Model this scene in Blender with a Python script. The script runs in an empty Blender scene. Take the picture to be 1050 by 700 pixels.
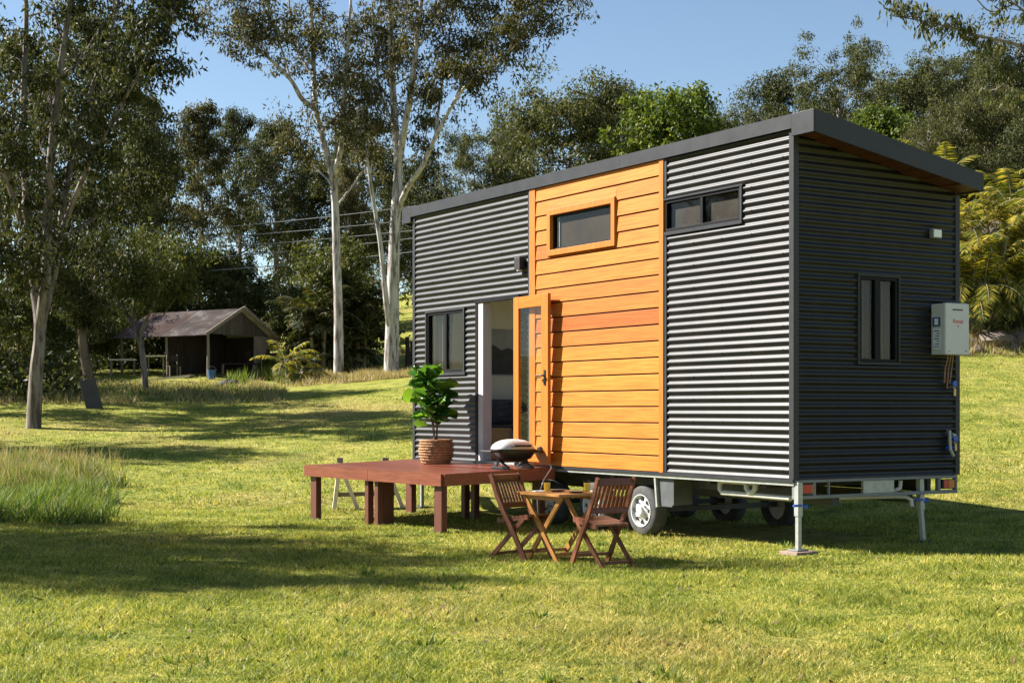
import bpy, math, random
import numpy as np
from mathutils import Vector, Matrix, Quaternion

random.seed(7)
RNG = np.random.default_rng(7)
scene = bpy.context.scene
COL = scene.collection
PI = math.pi
R = math.radians
EYE = 1.42
FPX = 1538.0

# ------------------------------------------------------------------ materials
def new_mat(name):
    m = bpy.data.materials.new(name); m.use_nodes = True
    nt = m.node_tree; nt.nodes.clear()
    out = nt.nodes.new('ShaderNodeOutputMaterial')
    return m, nt, out

def N(nt, t, **kw):
    n = nt.nodes.new(t)
    for k, v in kw.items():
        if k in n.inputs: n.inputs[k].default_value = v
        else: setattr(n, k, v)
    return n

def ramp(nt, stops, fac):
    r = nt.nodes.new('ShaderNodeValToRGB')
    e = r.color_ramp.elements
    while len(e) < len(stops): e.new(0.5)
    for i, (p, c) in enumerate(stops):
        e[i].position = p; e[i].color = (*c, 1)
    nt.links.new(fac, r.inputs[0])
    return r.outputs[0]

def mixc(nt, a, b, fac, mode='MIX'):
    m = nt.nodes.new('ShaderNodeMix'); m.data_type = 'RGBA'; m.blend_type = mode
    for s, v in ((m.inputs[6], a), (m.inputs[7], b), (m.inputs[0], fac)):
        if hasattr(v, 'is_linked'): nt.links.new(v, s)
        elif isinstance(v, (int, float)): s.default_value = v
        else: s.default_value = (*v, 1)
    return m.outputs[2]

def coords(nt, stretch=(1, 1, 1), kind='Object'):
    tc = nt.nodes.new('ShaderNodeTexCoord')
    mp = nt.nodes.new('ShaderNodeMapping'); mp.inputs['Scale'].default_value = stretch
    nt.links.new(tc.outputs[kind], mp.inputs[0])
    return mp.outputs[0]

def noise(nt, vec, scale, detail=4, rough=.6):
    n = N(nt, 'ShaderNodeTexNoise', Scale=scale, Detail=detail, Roughness=rough)
    if vec is not None: nt.links.new(vec, n.inputs['Vector'])
    return n.outputs[0]

def scl(c, k): return tuple(min(1, x * k) for x in c)

def mat(name, col, rough=.6, metal=0., var=.15, ns=6., bump=0., bs=40., spec=.5, island=0., stretch=(1, 1, 1), rvar=.06, dirt=None):
    m, nt, out = new_mat(name)
    b = N(nt, 'ShaderNodeBsdfPrincipled', Metallic=metal)
    b.inputs['Specular IOR Level'].default_value = spec
    v = coords(nt, stretch)
    f = noise(nt, v, ns)
    c = ramp(nt, [(.3, scl(col, 1 - var)), (.7, scl(col, 1 + var))], f)
    if island:
        g = nt.nodes.new('ShaderNodeNewGeometry')
        c2 = ramp(nt, [(0, (1 - island, 1 - island * 1.15, 1 - island * 1.3)), (1, (1, 1, 1))], g.outputs['Random Per Island'])
        c = mixc(nt, c, c2, 1.0, 'MULTIPLY')
    if dirt:
        d = noise(nt, v, dirt[1], 6, .7)
        fr = ramp(nt, [(.5, (0, 0, 0)), (.72, (1, 1, 1))], d)
        c = mixc(nt, c, dirt[0], fr)
    nt.links.new(c, b.inputs['Base Color'])
    rr = N(nt, 'ShaderNodeMapRange'); rr.inputs[3].default_value = rough - rvar; rr.inputs[4].default_value = rough + rvar
    nt.links.new(f, rr.inputs[0]); nt.links.new(rr.outputs[0], b.inputs['Roughness'])
    if bump:
        bn = N(nt, 'ShaderNodeBump', Strength=bump, Distance=.02)
        nt.links.new(noise(nt, v, bs, 5), bn.inputs['Height']); nt.links.new(bn.outputs[0], b.inputs['Normal'])
    nt.links.new(b.outputs[0], out.inputs[0])
    return m

def wood(name, dark, light, rough=.45, grain=(18, 1, 18), island=.3, spec=.4):
    m, nt, out = new_mat(name)
    b = N(nt, 'ShaderNodeBsdfPrincipled', Roughness=rough)
    b.inputs['Specular IOR Level'].default_value = spec
    v = coords(nt, grain)
    f = noise(nt, v, 2.2, 6, .65)
    c = ramp(nt, [(.28, dark), (.72, light)], f)
    g = nt.nodes.new('ShaderNodeNewGeometry')
    c2 = ramp(nt, [(0, (1 - island, 1 - island * 1.35, 1 - island * 1.5)), (.28, (1 - island * .25, 1 - island * .4, 1 - island * .45)), (1, (1, 1, 1))], g.outputs['Random Per Island'])
    c = mixc(nt, c, c2, 1.0, 'MULTIPLY')
    nt.links.new(c, b.inputs['Base Color'])
    bn = N(nt, 'ShaderNodeBump', Strength=.25, Distance=.004)
    nt.links.new(f, bn.inputs['Height']); nt.links.new(bn.outputs[0], b.inputs['Normal'])
    nt.links.new(b.outputs[0], out.inputs[0])
    return m

def leafmat(name, cols, trans=.25, rough=.55, spec=.3, objvar=.0):
    m, nt, out = new_mat(name)
    g = nt.nodes.new('ShaderNodeNewGeometry')
    k = len(cols)
    c = ramp(nt, [(i / max(1, k - 1), cl) for i, cl in enumerate(cols)], g.outputs['Random Per Island'])
    if objvar:
        oi = nt.nodes.new('ShaderNodeObjectInfo')
        c2 = ramp(nt, [(0, (1 - objvar, 1 - objvar, 1)), (.5, (1, 1, 1 - objvar)), (1, (1, 1 - objvar * .6, 1 - objvar))], oi.outputs['Random'])
        c = mixc(nt, c, c2, 1., 'MULTIPLY')
    b = N(nt, 'ShaderNodeBsdfPrincipled', Roughness=rough)
    b.inputs['Specular IOR Level'].default_value = spec
    nt.links.new(c, b.inputs['Base Color'])
    t = nt.nodes.new('ShaderNodeBsdfTranslucent')
    ct = mixc(nt, c, (1.25, 1.25, .7), 1., 'MULTIPLY')
    nt.links.new(ct, t.inputs[0])
    mx = nt.nodes.new('ShaderNodeMixShader'); mx.inputs[0].default_value = trans
    nt.links.new(b.outputs[0], mx.inputs[1]); nt.links.new(t.outputs[0], mx.inputs[2])
    nt.links.new(mx.outputs[0], out.inputs[0])
    return m

def glassmat(name, tint, gloss=.08, rough=.02):
    m, nt, out = new_mat(name)
    tr = nt.nodes.new('ShaderNodeBsdfTransparent'); tr.inputs[0].default_value = (*tint, 1)
    gl = nt.nodes.new('ShaderNodeBsdfGlossy'); gl.inputs['Roughness'].default_value = rough
    lw = nt.nodes.new('ShaderNodeLayerWeight')
    pw = N(nt, 'ShaderNodeMath', operation='POWER'); pw.inputs[1].default_value = 4.0
    nt.links.new(lw.outputs['Facing'], pw.inputs[0])
    mr = N(nt, 'ShaderNodeMapRange'); mr.inputs[3].default_value = gloss; mr.inputs[4].default_value = .5
    nt.links.new(pw.outputs[0], mr.inputs[0])
    mx = nt.nodes.new('ShaderNodeMixShader')
    nt.links.new(mr.outputs[0], mx.inputs[0]); nt.links.new(tr.outputs[0], mx.inputs[1]); nt.links.new(gl.outputs[0], mx.inputs[2])
    nt.links.new(mx.outputs[0], out.inputs[0])
    return m

def lawn_color(nt, blades):
    g = nt.nodes.new('ShaderNodeNewGeometry')
    p = g.outputs['Position']
    n1 = noise(nt, p, .16, 5, .6); n2 = noise(nt, p, 1.3, 5, .65)
    dry = ramp(nt, [(.50, (0, 0, 0)), (.70, (.9, .9, .9))], n1)
    a = ramp(nt, [(.3, (.160, .192, .032)), (.5, (.308, .300, .064)), (.7, (.435, .385, .112))], n2)
    c = mixc(nt, a, (.41, .30, .13), dry)
    n4 = noise(nt, p, 5.5, 5, .7)
    c = mixc(nt, c, ramp(nt, [(.34, (.55, .66, .5)), (.5, (1, 1, 1)), (.68, (1.25, 1.16, 1.2))], n4), 1., 'MULTIPLY')
    if blades:
        r = ramp(nt, [(0, (.24, .38, .18)), (.3, (.68, .82, .5)), (.65, (1.15, 1.12, .95)), (.88, (1.5, 1.38, 1.5)), (1, (2.1, 1.85, 2.4))], g.outputs['Random Per Island'])
        c = mixc(nt, c, r, 1., 'MULTIPLY')
    else:
        n3 = noise(nt, p, 22, 6, .8)
        sp = ramp(nt, [(.36, (.36, .42, .3)), (.52, (.85, .9, .75)), (.68, (1.3, 1.2, 1.2))], n3)
        c = mixc(nt, c, sp, 1., 'MULTIPLY')
    return c

def lawn_mat():
    m, nt, out = new_mat('lawn')
    b = N(nt, 'ShaderNodeBsdfPrincipled', Roughness=.9); b.inputs['Specular IOR Level'].default_value = .1
    nt.links.new(lawn_color(nt, False), b.inputs['Base Color'])
    g = nt.nodes.new('ShaderNodeNewGeometry')
    bn = N(nt, 'ShaderNodeBump', Strength=.9, Distance=.06)
    nt.links.new(noise(nt, g.outputs['Position'], 14, 6, .75), bn.inputs['Height']); nt.links.new(bn.outputs[0], b.inputs['Normal'])
    nt.links.new(b.outputs[0], out.inputs[0])
    return m

def blade_mat():
    m, nt, out = new_mat('grass_blade')
    c = lawn_color(nt, True)
    b = N(nt, 'ShaderNodeBsdfPrincipled', Roughness=.55); b.inputs['Specular IOR Level'].default_value = .25
    nt.links.new(c, b.inputs['Base Color'])
    t = nt.nodes.new('ShaderNodeBsdfTranslucent'); nt.links.new(mixc(nt, c, (1.1, 1.2, .7), 1., 'MULTIPLY'), t.inputs[0])
    mx = nt.nodes.new('ShaderNodeMixShader'); mx.inputs[0].default_value = .35
    nt.links.new(b.outputs[0], mx.inputs[1]); nt.links.new(t.outputs[0], mx.inputs[2])
    nt.links.new(mx.outputs[0], out.inputs[0])
    return m

def bark_mat(name, pale, dark, patch=.5, sc=1.0):
    m, nt, out = new_mat(name)
    b = N(nt, 'ShaderNodeBsdfPrincipled', Roughness=.75); b.inputs['Specular IOR Level'].default_value = .2
    v = coords(nt, (3 * sc, 3 * sc, .5 * sc))
    f = noise(nt, v, 1.6, 7, .65)
    c = ramp(nt, [(patch - .13, pale), (patch + .02, scl(pale, .75)), (patch + .14, dark)], f)
    nt.links.new(c, b.inputs['Base Color'])
    bn = N(nt, 'ShaderNodeBump', Strength=.6, Distance=.03)
    nt.links.new(noise(nt, v, 5, 6, .7), bn.inputs['Height']); nt.links.new(bn.outputs[0], b.inputs['Normal'])
    nt.links.new(b.outputs[0], out.inputs[0])
    return m

M = dict(
    corr=mat('charcoal_corrugated_steel', (.012, .0125, .014), .40, 0, .12, 3, bump=.08, bs=2.5, spec=.29, rvar=.05, dirt=((.022, .020, .018), 2.5)),
    flash=mat('charcoal_flashing', (.030, .031, .035), .45, 0, .15, 4, spec=.22),
    cedar=wood('oiled_cedar', (.36, .108, .007), (.63, .225, .025), .5, (20, .8, 20), .42, .22),
    cedar_v=wood('oiled_cedar_upright', (.36, .105, .007), (.54, .178, .017), .5, (14, 14, 1.0), .12, .3),
    darkgap=mat('dark_membrane', (.02, .015, .012), .9),
    soffit=wood('red_soffit_timber', (.05, .016, .009), (.085, .026, .013), .6, (2, 14, 14), .2),
    deck=wood('merbau_decking', (.12, .032, .017), (.28, .090, .052), .31, (22, .8, 22), .65, .5),
    legs=wood('merbau_post', (.07, .02, .012), (.14, .042, .024), .5, (14, 14, 1), .25),
    chair=wood('stained_hardwood', (.12, .040, .02), (.23, .082, .042), .42, (10, 10, 2), .25),
    table=wood('oiled_hardwood', (.36, .15, .035), (.52, .25, .07), .4, (10, 10, 2), .25),
    galv=mat('galvanised_steel', (.36, .37, .34), .45, .35, .15, 14, dirt=((.34, .33, .29), 5)),
    galvd=mat('grey_painted_steel', (.16, .17, .175), .5, .1, .12, 9, dirt=((.2, .19, .16), 6)),
    chassis=mat('dark_chassis_steel', (.05, .05, .05), .6, .1, .2, 8),
    rubber=mat('tyre_rubber', (.05, .05, .05), .85, 0, .25, 12, bump=.3, dirt=((.10, .09, .07), 6)),
    rim=mat('white_wheel_rim', (.55, .55, .55), .35, 0, .06, 8, dirt=((.5, .47, .4), 9)),
    blackm=mat('black_metal', (.014, .014, .015), .45, 0, .1, 8),
    blackf=mat('black_window_frame', (.007, .007, .008), .5, 0, .1, 8, spec=.12),
    white=mat('white_painted_frame', (.50, .46, .47), .5, 0, .05, 6),
    lining=mat('beige_interior_lining', (.66, .58, .45), .7, 0, .05, 3),
    floorin=wood('interior_floorboards', (.25, .17, .1), (.36, .26, .16), .45, (10, 1, 10)),
    glass=glassmat('window_glass', (.80, .80, .78), .012),
    glass2=glassmat('clear_glass', (.985, .99, .985), .004),
    screen=mat('flyscreen_mesh', (.075, .062, .056), .8, 0, .45, 2.2),
    screen2=mat('brown_flyscreen_mesh', (.062, .043, .028), .8, 0, .5, 2.0),
    curtain=mat('pale_curtain', (.20, .17, .175), .85, 0, .1, 4),
    pvc=mat('grey_pvc_pipe', (.55, .54, .5), .5, 0, .08, 8),
    red=mat('red_lens', (.42, .02, .015), .25, 0, .1, 10), amber=mat('amber_lens', (.55, .16, .015), .25, 0, .1, 10),
    heater=mat('pale_grey_enamel', (.50, .50, .52), .4, 0, .04, 6), heaterside=mat('grey_enamel', (.42, .43, .44), .45, 0, .04, 6),
    redink=mat('red_lettering', (.5, .02, .02), .5), sticker=mat('blue_sticker', (.04, .07, .22), .5), paper=mat('white_sticker', (.62, .66, .7), .5),
    copper=mat('copper_pipe', (.22, .12, .07), .5, .4, .15, 10), bluep=mat('blue_plastic_tap', (.015, .08, .42), .4),
    brass=mat('brass_fitting', (.5, .38, .16), .4, .6),
    lampglass=mat('frosted_lamp', (.62, .68, .70), .3), 
    bbqlid=mat('cast_aluminium_lid', (.50, .49, .47), .38, .15, .06, 9), bbq=mat('black_plastic', (.012, .012, .013), .38, 0, .1, 6),
    hose=mat('pale_hose', (.5, .5, .48), .5),
    juice=mat('orange_juice', (1, .58, .05), .35, 0, .05), plate=mat('dark_plate', (.04, .035, .035), .25), napkin=mat('white_napkin', (.72, .70, .68), .8),
    basket=mat('woven_seagrass', (.36, .19, .085), .85, 0, .45, 22, bump=1., bs=35), soil=mat('dark_soil', (.03, .02, .014), .95),
    fig=leafmat('fiddle_leaf', [(.022, .075, .016), (.04, .13, .018), (.085, .20, .024), (.20, .36, .035)], .36, .32, .4),
    figstem=mat('brown_stem', (.10, .06, .035), .8),
    lawn=lawn_mat(), blade=blade_mat(),
    tall=leafmat('tall_grass_blade', [(.035, .085, .012), (.08, .145, .018), (.15, .21, .032), (.30, .28, .09)], .35, .6),
    dry=leafmat('dry_grass_blade', [(.26, .2, .09), (.36, .28, .14), (.48, .38, .22), (.2, .2, .06)], .3, .7),
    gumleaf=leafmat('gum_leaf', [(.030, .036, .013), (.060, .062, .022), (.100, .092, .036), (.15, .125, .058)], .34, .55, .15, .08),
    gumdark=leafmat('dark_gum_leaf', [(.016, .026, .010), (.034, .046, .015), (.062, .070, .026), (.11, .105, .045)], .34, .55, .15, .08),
    olive=leafmat('olive_leaf', [(.030, .044, .014), (.060, .072, .023), (.098, .102, .038), (.15, .138, .062)], .34, .55, .15, .1),
    bright=leafmat('bright_green_leaf', [(.035, .065, .010), (.07, .11, .016), (.12, .155, .022), (.19, .21, .035)], .36, .5, .2, .1),
    shrub=leafmat('shrub_leaf', [(.03, .045, .012), (.055, .075, .018), (.095, .11, .028), (.16, .15, .055)], .34, .55, .2, .1),
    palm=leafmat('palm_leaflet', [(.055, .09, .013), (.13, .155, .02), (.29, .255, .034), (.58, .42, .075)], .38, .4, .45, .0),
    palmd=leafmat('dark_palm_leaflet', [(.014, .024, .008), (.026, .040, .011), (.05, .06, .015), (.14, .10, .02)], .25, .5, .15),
    agave=leafmat('spiky_leaf', [(.03, .045, .022), (.05, .065, .03), (.08, .09, .045), (.16, .14, .08)], .1, .45, .4),
    gumbark=bark_mat('white_gum_bark', (.56, .52, .48), (.12, .095, .08), .475, 1.7),
    greybark=bark_mat('grey_gum_bark', (.25, .215, .185), (.075, .06, .05), .46, 1.5),
    darkbark=bark_mat('brown_bark', (.17, .13, .10), (.06, .045, .035), .5),
    palmstem=mat('palm_stem', (.22, .2, .12), .7, 0, .3, 9, stretch=(1, 1, 5)),
    rock=mat('weathered_rock', (.15, .115, .09), .9, 0, .35, 3.5, bump=1., bs=9, dirt=((.12, .1, .06), 4)),
    oldwood=wood('weathered_timber', (.15, .125, .10), (.30, .26, .21), .85, (9, 9, 1), .3, .2),
    gablewood=wood('grey_gable_boards', (.055, .05, .042), (.14, .125, .105), .9, (9, 9, 1), .35, .1),
    shedwood=wood('dark_shed_boards', (.025, .02, .016), (.06, .048, .038), .9, (9, 9, 1), .3, .2),
    rust=mat('rusty_roof_iron', (.10, .055, .043), .8, .0, .35, 1.2, dirt=((.24, .21, .19), 1.1)),
    rustiron=mat('half_rusted_roof_iron', (.12, .085, .07), .7, .0, .35, 1.4, dirt=((.34, .33, .31), 1.3)),
    iron=mat('pale_roof_iron', (.48, .46, .44), .5, .2, .2, 1.5, dirt=((.28, .14, .09), 1.4)),
    palebench=mat('pale_timber', (.66, .58, .45), .75, 0, .18, 5, stretch=(1, 1, 1)),
    wire=mat('power_cable', (.32, .32, .32), .5), pole=mat('pole_timber', (.17, .14, .11), .9, 0, .2, 4),
    brown=mat('brown_cladding', (.36, .21, .12), .8, 0, .12, 2), whitetrim=mat('white_trim', (.75, .74, .7), .6),
    concrete=mat('timber_pad', (.27, .19, .145), .9, 0, .2, 12, bump=.4), slab=mat('grey_board', (.07, .062, .055), .85, 0, .2, 3),
    straw=mat('stool_timber', (.58, .40, .2), .55, 0, .1, 5), throw=mat('striped_grey_throw', (.10, .095, .095), .95, 0, .7, 26, stretch=(.2, .2, 2)), cushion=mat('pale_cushion', (.45, .42, .38), .9),
    picture_mat=mat('pale_picture_sky', (.30, .28, .27), .7, 0, .2, 2), picture_dark=mat('dark_picture_hills', (.035, .03, .025), .7, 0, .4, 5),
    debris=mat('leaf_litter', (.12, .07, .04), .9), bluebucket=mat('blue_bucket', (.05, .12, .30), .5),
    darkleaf=mat('bracket_steel', (.10, .105, .11), .5, .4),
)

# ------------------------------------------------------------------ mesh helper
class MB:
    def __init__(s): s.v = []; s.f = []
    def add(s, vs, fs):
        o = len(s.v); s.v += [tuple(p) for p in vs]; s.f += [tuple(i + o for i in f) for f in fs]; return s
    def box(s, x0, x1, y0, y1, z0, z1):
        return s.add([(x0, y0, z0), (x1, y0, z0), (x1, y1, z0), (x0, y1, z0), (x0, y0, z1), (x1, y0, z1), (x1, y1, z1), (x0, y1, z1)],
                     [(0, 3, 2, 1), (4, 5, 6, 7), (0, 1, 5, 4), (1, 2, 6, 5), (2, 3, 7, 6), (3, 0, 4, 7)])
    def hexa(s, p8):
        return s.add(p8, [(0, 3, 2, 1), (4, 5, 6, 7), (0, 1, 5, 4), (1, 2, 6, 5), (2, 3, 7, 6), (3, 0, 4, 7)])
    def bar(s, a, b, wx, wy, up=(0, 0, 1)):
        a = Vector(a); b = Vector(b); d = (b - a).normalized(); u = Vector(up)
        x = d.cross(u)
        if x.length < 1e-4: x = d.cross(Vector((1, 0, 0)))
        x.normalize(); y = x.cross(d).normalized(); x *= wx / 2; y *= wy / 2
        return s.hexa([a - x - y, a + x - y, a + x + y, a - x + y, b - x - y, b + x - y, b + x + y, b - x + y])
    def prism(s, poly, axis, a0, a1):
        n = len(poly)
        def P(p, t):
            return (t, p[0], p[1]) if axis == 0 else ((p[0], t, p[1]) if axis == 1 else (p[0], p[1], t))
        vs = [P(p, a0) for p in poly] + [P(p, a1) for p in poly]
        fs = [tuple(range(n))[::-1], tuple(range(n, 2 * n))] + [(i, (i + 1) % n, n + (i + 1) % n, n + i) for i in range(n)]
        return s.add(vs, fs)
    def tube(s, pts, rad, seg=8, cap=True):
        pts = [Vector(p) for p in pts]; n = len(pts)
        if not hasattr(rad, '__len__'): rad = [rad] * n
        o = len(s.v); ref = Vector((0.13, .97, .2))
        for i, p in enumerate(pts):
            d = (pts[min(i + 1, n - 1)] - pts[max(i - 1, 0)])
            d = d.normalized() if d.length > 1e-9 else Vector((0, 0, 1))
            x = ref - d * ref.dot(d)
            if x.length < 1e-3: x = d.orthogonal()
            x.normalize(); ref = x; y = d.cross(x)
            for k in range(seg):
                a = 2 * PI * k / seg
                s.v.append(tuple(p + (x * math.cos(a) + y * math.sin(a)) * rad[i]))
        for i in range(n - 1):
            for k in range(seg):
                s.f.append((o + i * seg + k, o + i * seg + (k + 1) % seg, o + (i + 1) * seg + (k + 1) % seg, o + (i + 1) * seg + k))
        if cap:
            s.f.append(tuple(o + k for k in range(seg))[::-1]); s.f.append(tuple(o + (n - 1) * seg + k for k in range(seg)))
        return s
    def lathe(s, prof, seg=24, c=(0, 0, 0), axis=2, close=False):
        o = len(s.v); n = len(prof)
        for r, h in prof:
            for k in range(seg):
                a = 2 * PI * k / seg; p = [r * math.cos(a), r * math.sin(a), h]
                if axis == 0: p = [h, r * math.cos(a), r * math.sin(a)]
                if axis == 1: p = [r * math.sin(a), h, r * math.cos(a)]
                s.v.append((p[0] + c[0], p[1] + c[1], p[2] + c[2]))
        for i in range(n - 1 + (1 if close else 0)):
            j = (i + 1) % n
            for k in range(seg):
                s.f.append((o + i * seg + k, o + i * seg + (k + 1) % seg, o + j * seg + (k + 1) % seg, o + j * seg + k))
        if not close:
            s.f.append(tuple(o + k for k in range(seg))[::-1]); s.f.append(tuple(o + (n - 1) * seg + k for k in range(seg)))
        return s
    def build(s, name, m, parent=None, smooth=False, bevel=0):
        me = bpy.data.meshes.new(name); me.from_pydata(s.v, [], s.f); me.validate(); me.update()
        return link(name, me, m, parent, smooth, bevel)

def link(name, me, m, parent=None, smooth=False, bevel=0):
    if m is not None: me.materials.append(M[m] if isinstance(m, str) else m)
    if smooth:
        me.polygons.foreach_set('use_smooth', [True] * len(me.polygons))
    o = bpy.data.objects.new(name, me); COL.objects.link(o)
    if parent: o.parent = parent
    if smooth:
        try: me.set_sharp_from_angle(angle=R(40))
        except Exception: pass
    if bevel:
        b = o.modifiers.new('bevel', 'BEVEL'); b.width = bevel; b.segments = 2; b.limit_method = 'ANGLE'; b.angle_limit = R(40)
    return o

def tag(o, label=None, cat=None, group=None, kind=None):
    if label: o['label'] = label
    if cat: o['category'] = cat
    if group: o['group'] = group
    if kind: o['kind'] = kind
    return o

def thing(name, label, cat, loc=(0, 0, 0), rz=0, group=None):
    o = bpy.data.objects.new(name, None); o.empty_display_size = .2; COL.objects.link(o)
    o.location = loc; o.rotation_euler = (0, 0, rz)
    return tag(o, label, cat, group)

def np_mesh(name, verts, k):
    """verts (n*k,3): n separate k-gons"""
    me = bpy.data.meshes.new(name); nv = len(verts); n = nv // k
    me.vertices.add(nv); me.vertices.foreach_set('co', np.ascontiguousarray(verts, dtype=np.float32).ravel())
    me.loops.add(nv); me.loops.foreach_set('vertex_index', np.arange(nv, dtype=np.int32))
    me.polygons.add(n); me.polygons.foreach_set('loop_start', (np.arange(n) * k).astype(np.int32))
    me.update(calc_edges=True)
    return me

def unit(a): return a / np.maximum(np.linalg.norm(a, axis=-1, keepdims=True), 1e-9)

def leaves(c, d, L, W, rng):
    """diamond leaves: centres, long axes, lengths, widths -> verts"""
    n = len(c); d = unit(d); s = unit(np.cross(d, rng.normal(size=(n, 3))))
    L = np.broadcast_to(L, (n,))[:, None]; W = np.broadcast_to(W, (n,))[:, None]
    q = np.stack([c - d * L * .5, c + s * W * .5 - d * L * .08, c + d * L * .5, c - s * W * .5 - d * L * .08], 1)
    return q.reshape(-1, 3)

# ------------------------------------------------------------------ ground
LY = [-60, 15, 20, 25, 30, 40, 55, 70, 90, 130, 260, 400]
LZ = [0, 0, -.10, -.05, .22, 1.02, 2.5, 4.0, 6.3, 9.5, 18, 26]
RY = [-60, 14, 16.5, 20, 30, 45, 46.6, 60, 80, 100, 150, 260, 400]
RZ = [0, 0, .0, .1, .85, 3.0, 3.85, 5.4, 9.0, 13, 22, 38, 52]
def ground(x, y):
    x = np.asarray(x, dtype=float); y = np.asarray(y, dtype=float)
    def sm(yy, P, Q):
        w = 1.2
        return (np.interp(yy - w, P, Q) + np.interp(yy, P, Q) * 2 + np.interp(yy + w, P, Q)) / 4
    l = sm(y, LY, LZ); r = (np.interp(y - .35, RY, RZ) + np.interp(y + .35, RY, RZ)) / 2
    t = np.clip((x / np.maximum(y, 12) + .2) / .48, 0, 1); t = t * t * (3 - 2 * t)
    z = l * (1 - t) + r * t
    far = np.clip((y - 8) / 30, 0, 1)
    z = z + .035 * np.sin(x * .55 + y * .31) * np.cos(y * .47 - x * .2) * np.clip(y / 15, .15, 1) + far * .10 * np.sin(x * .21 + 1.3) * np.cos(y * .17)
    return z
def gz(x, y): return float(ground(x, y))

xs = np.concatenate([np.linspace(-260, -40, 23)[:-1], np.linspace(-40, -14, 27)[:-1], np.linspace(-14, 18, 129)[:-1], np.linspace(18, 50, 33)[:-1], np.linspace(50, 260, 22)])
ys = np.concatenate([np.linspace(-60, 4, 17)[:-1], np.linspace(4, 50, 187)[:-1], np.linspace(50, 100, 51)[:-1], np.linspace(100, 400, 31)])
GX, GY = np.meshgrid(xs, ys)
gv = np.stack([GX, GY, ground(GX, GY)], -1).reshape(-1, 3)
nx = len(xs); ii = np.arange((len(ys) - 1) * (nx - 1)); a = (ii // (nx - 1)) * nx + ii % (nx - 1)
me = bpy.data.meshes.new('ground'); me.from_pydata(gv.tolist(), [], np.stack([a, a + 1, a + nx + 1, a + nx], 1).tolist()); me.update()
g = link('ground', me, 'lawn', None, True); g['kind'] = 'structure'

# lawn grass: single tapering blades, thinning out with distance
def blade_field(n, y0, y1, xr, h, w, rng, mask=None, lean=.45, pw=1.0):
    y = y0 + (y1 - y0) * rng.random(n) ** pw
    lo, hi = xr; x = (lo + (hi - lo) * rng.random(n)) * y
    if mask is not None:
        k = mask(x, y, rng); x = x[k]; y = y[k]
    n = len(x); z = ground(x, y)
    hh = h * (.45 + .9 * rng.random(n)) * (1 + .5 * np.sin(x * 3.1 + np.cos(y * 2.3)) * np.cos(y * 2.7))
    a = rng.random(n) * 2 * PI; l = lean * rng.random(n)
    d = np.stack([np.cos(a) * l, np.sin(a) * l, np.ones(n)], 1) * hh[:, None]
    b = rng.random(n) * PI; s = np.stack([np.cos(b), np.sin(b), np.zeros(n)], 1) * (w * (.6 + .8 * rng.random(n)))[:, None] * .5
    p = np.stack([x, y, z - .004], 1)
    return np.stack([p - s, p + s, p + d], 1).reshape(-1, 3)

HX, HY = 2.837, 15.1
A_ = np.array([-.528, .849]); B_ = np.array([.849, .528])
def to_house(x, y):
    dx, dy = x - HX, y - HY
    return dx * B_[0] + dy * B_[1], dx * A_[0] + dy * A_[1]
def lawnmask(x, y, rng):
    w, u = to_house(x, y)
    under = (w > .5) & (w < 2.0) & (u > .5) & (u < 7.5)
    return ~under
gr = [blade_field(190000, 6.9, 13.5, (-.37, .37), .034, .0085, RNG, lawnmask, 2.2),
      blade_field(190000, 13.5, 24, (-.37, .37), .036, .012, RNG, lawnmask, 1.8, 1.1),
      blade_field(130000, 24, 48, (-.37, .37), .045, .02, RNG, lawnmask, 1.5, 1.1)]
lg = link('lawn_grass', np_mesh('lawn_grass', np.concatenate(gr), 3), 'blade')
tag(lg, 'short mown yellow green grass covering the lawn', 'grass', kind='stuff')

# ------------------------------------------------------------------ house
RZH = math.atan2(.528, .849)
house = thing('tiny_house', 'charcoal corrugated tiny house on a trailer with an orange timber panel', 'tiny house', (HX, HY, 0), RZH)
PITCH, AMP = .0815, .0098
def corr_rows(z0, z1):
    step = PITCH / 8
    k0 = math.ceil(z0 / step + 1e-6); k1 = math.floor(z1 / step - 1e-6)
    zs = [z0] + [k * step for k in range(k0, k1 + 1)] + [z1]
    return [(z, AMP * (1 + math.cos(2 * PI * z / PITCH))) for z in zs]
def corr(rects, plane, out=-1):
    """rects (a0,a1,z0,z1); plane 'front' = w const, 'end' = u const; callable z1 = sloping top"""
    mb = MB()
    for a0, a1, z0, z1, at in rects:
        cols = [a0, a1]
        if callable(z1): cols = list(np.linspace(a0, a1, 13)); rows = corr_rows(z0, max(z1(a0), z1(a1)))
        else: rows = corr_rows(z0, z1)
        o = len(mb.v)
        for z, h in rows:
            for c in cols:
                zz = min(z, z1(c)) if callable(z1) else z
                mb.v.append((at + out * h, c, zz) if plane == 'front' else (c, at + out * h, zz))
        nc = len(cols)
        for i in range(len(rows) - 1):
            for j in range(nc - 1):
                q = (o + i * nc + j, o + i * nc + j + 1, o + (i + 1) * nc + j + 1, o + (i + 1) * nc + j)
                mb.f.append(q)
    return mb
ZB, ZT = .73, 4.262
def rooftop(w): return 4.394 - .182 * (w + .03)
# front wall
p1 = [(.045, 2.06, ZB, 3.385, 0), (.045, .767, 3.385, 3.80, 0), (.045, 2.06, 3.80, ZT, 0)]
corr(p1, 'front').build('corrugated_wall', 'corr', house, True)
p2 = [(4.94, 5.18, ZB, 2.925, 0), (6.285, 8.03, ZB, 1.915, 0), (6.285, 6.58, 1.915, 2.845, 0), (7.695, 8.03, 1.915, 2.845, 0), (6.285, 8.03, 2.845, 2.925, 0), (4.94, 8.03, 2.925, ZT, 0)]
corr(p2, 'front').build('corrugated_wall', 'corr', house, True)
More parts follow.
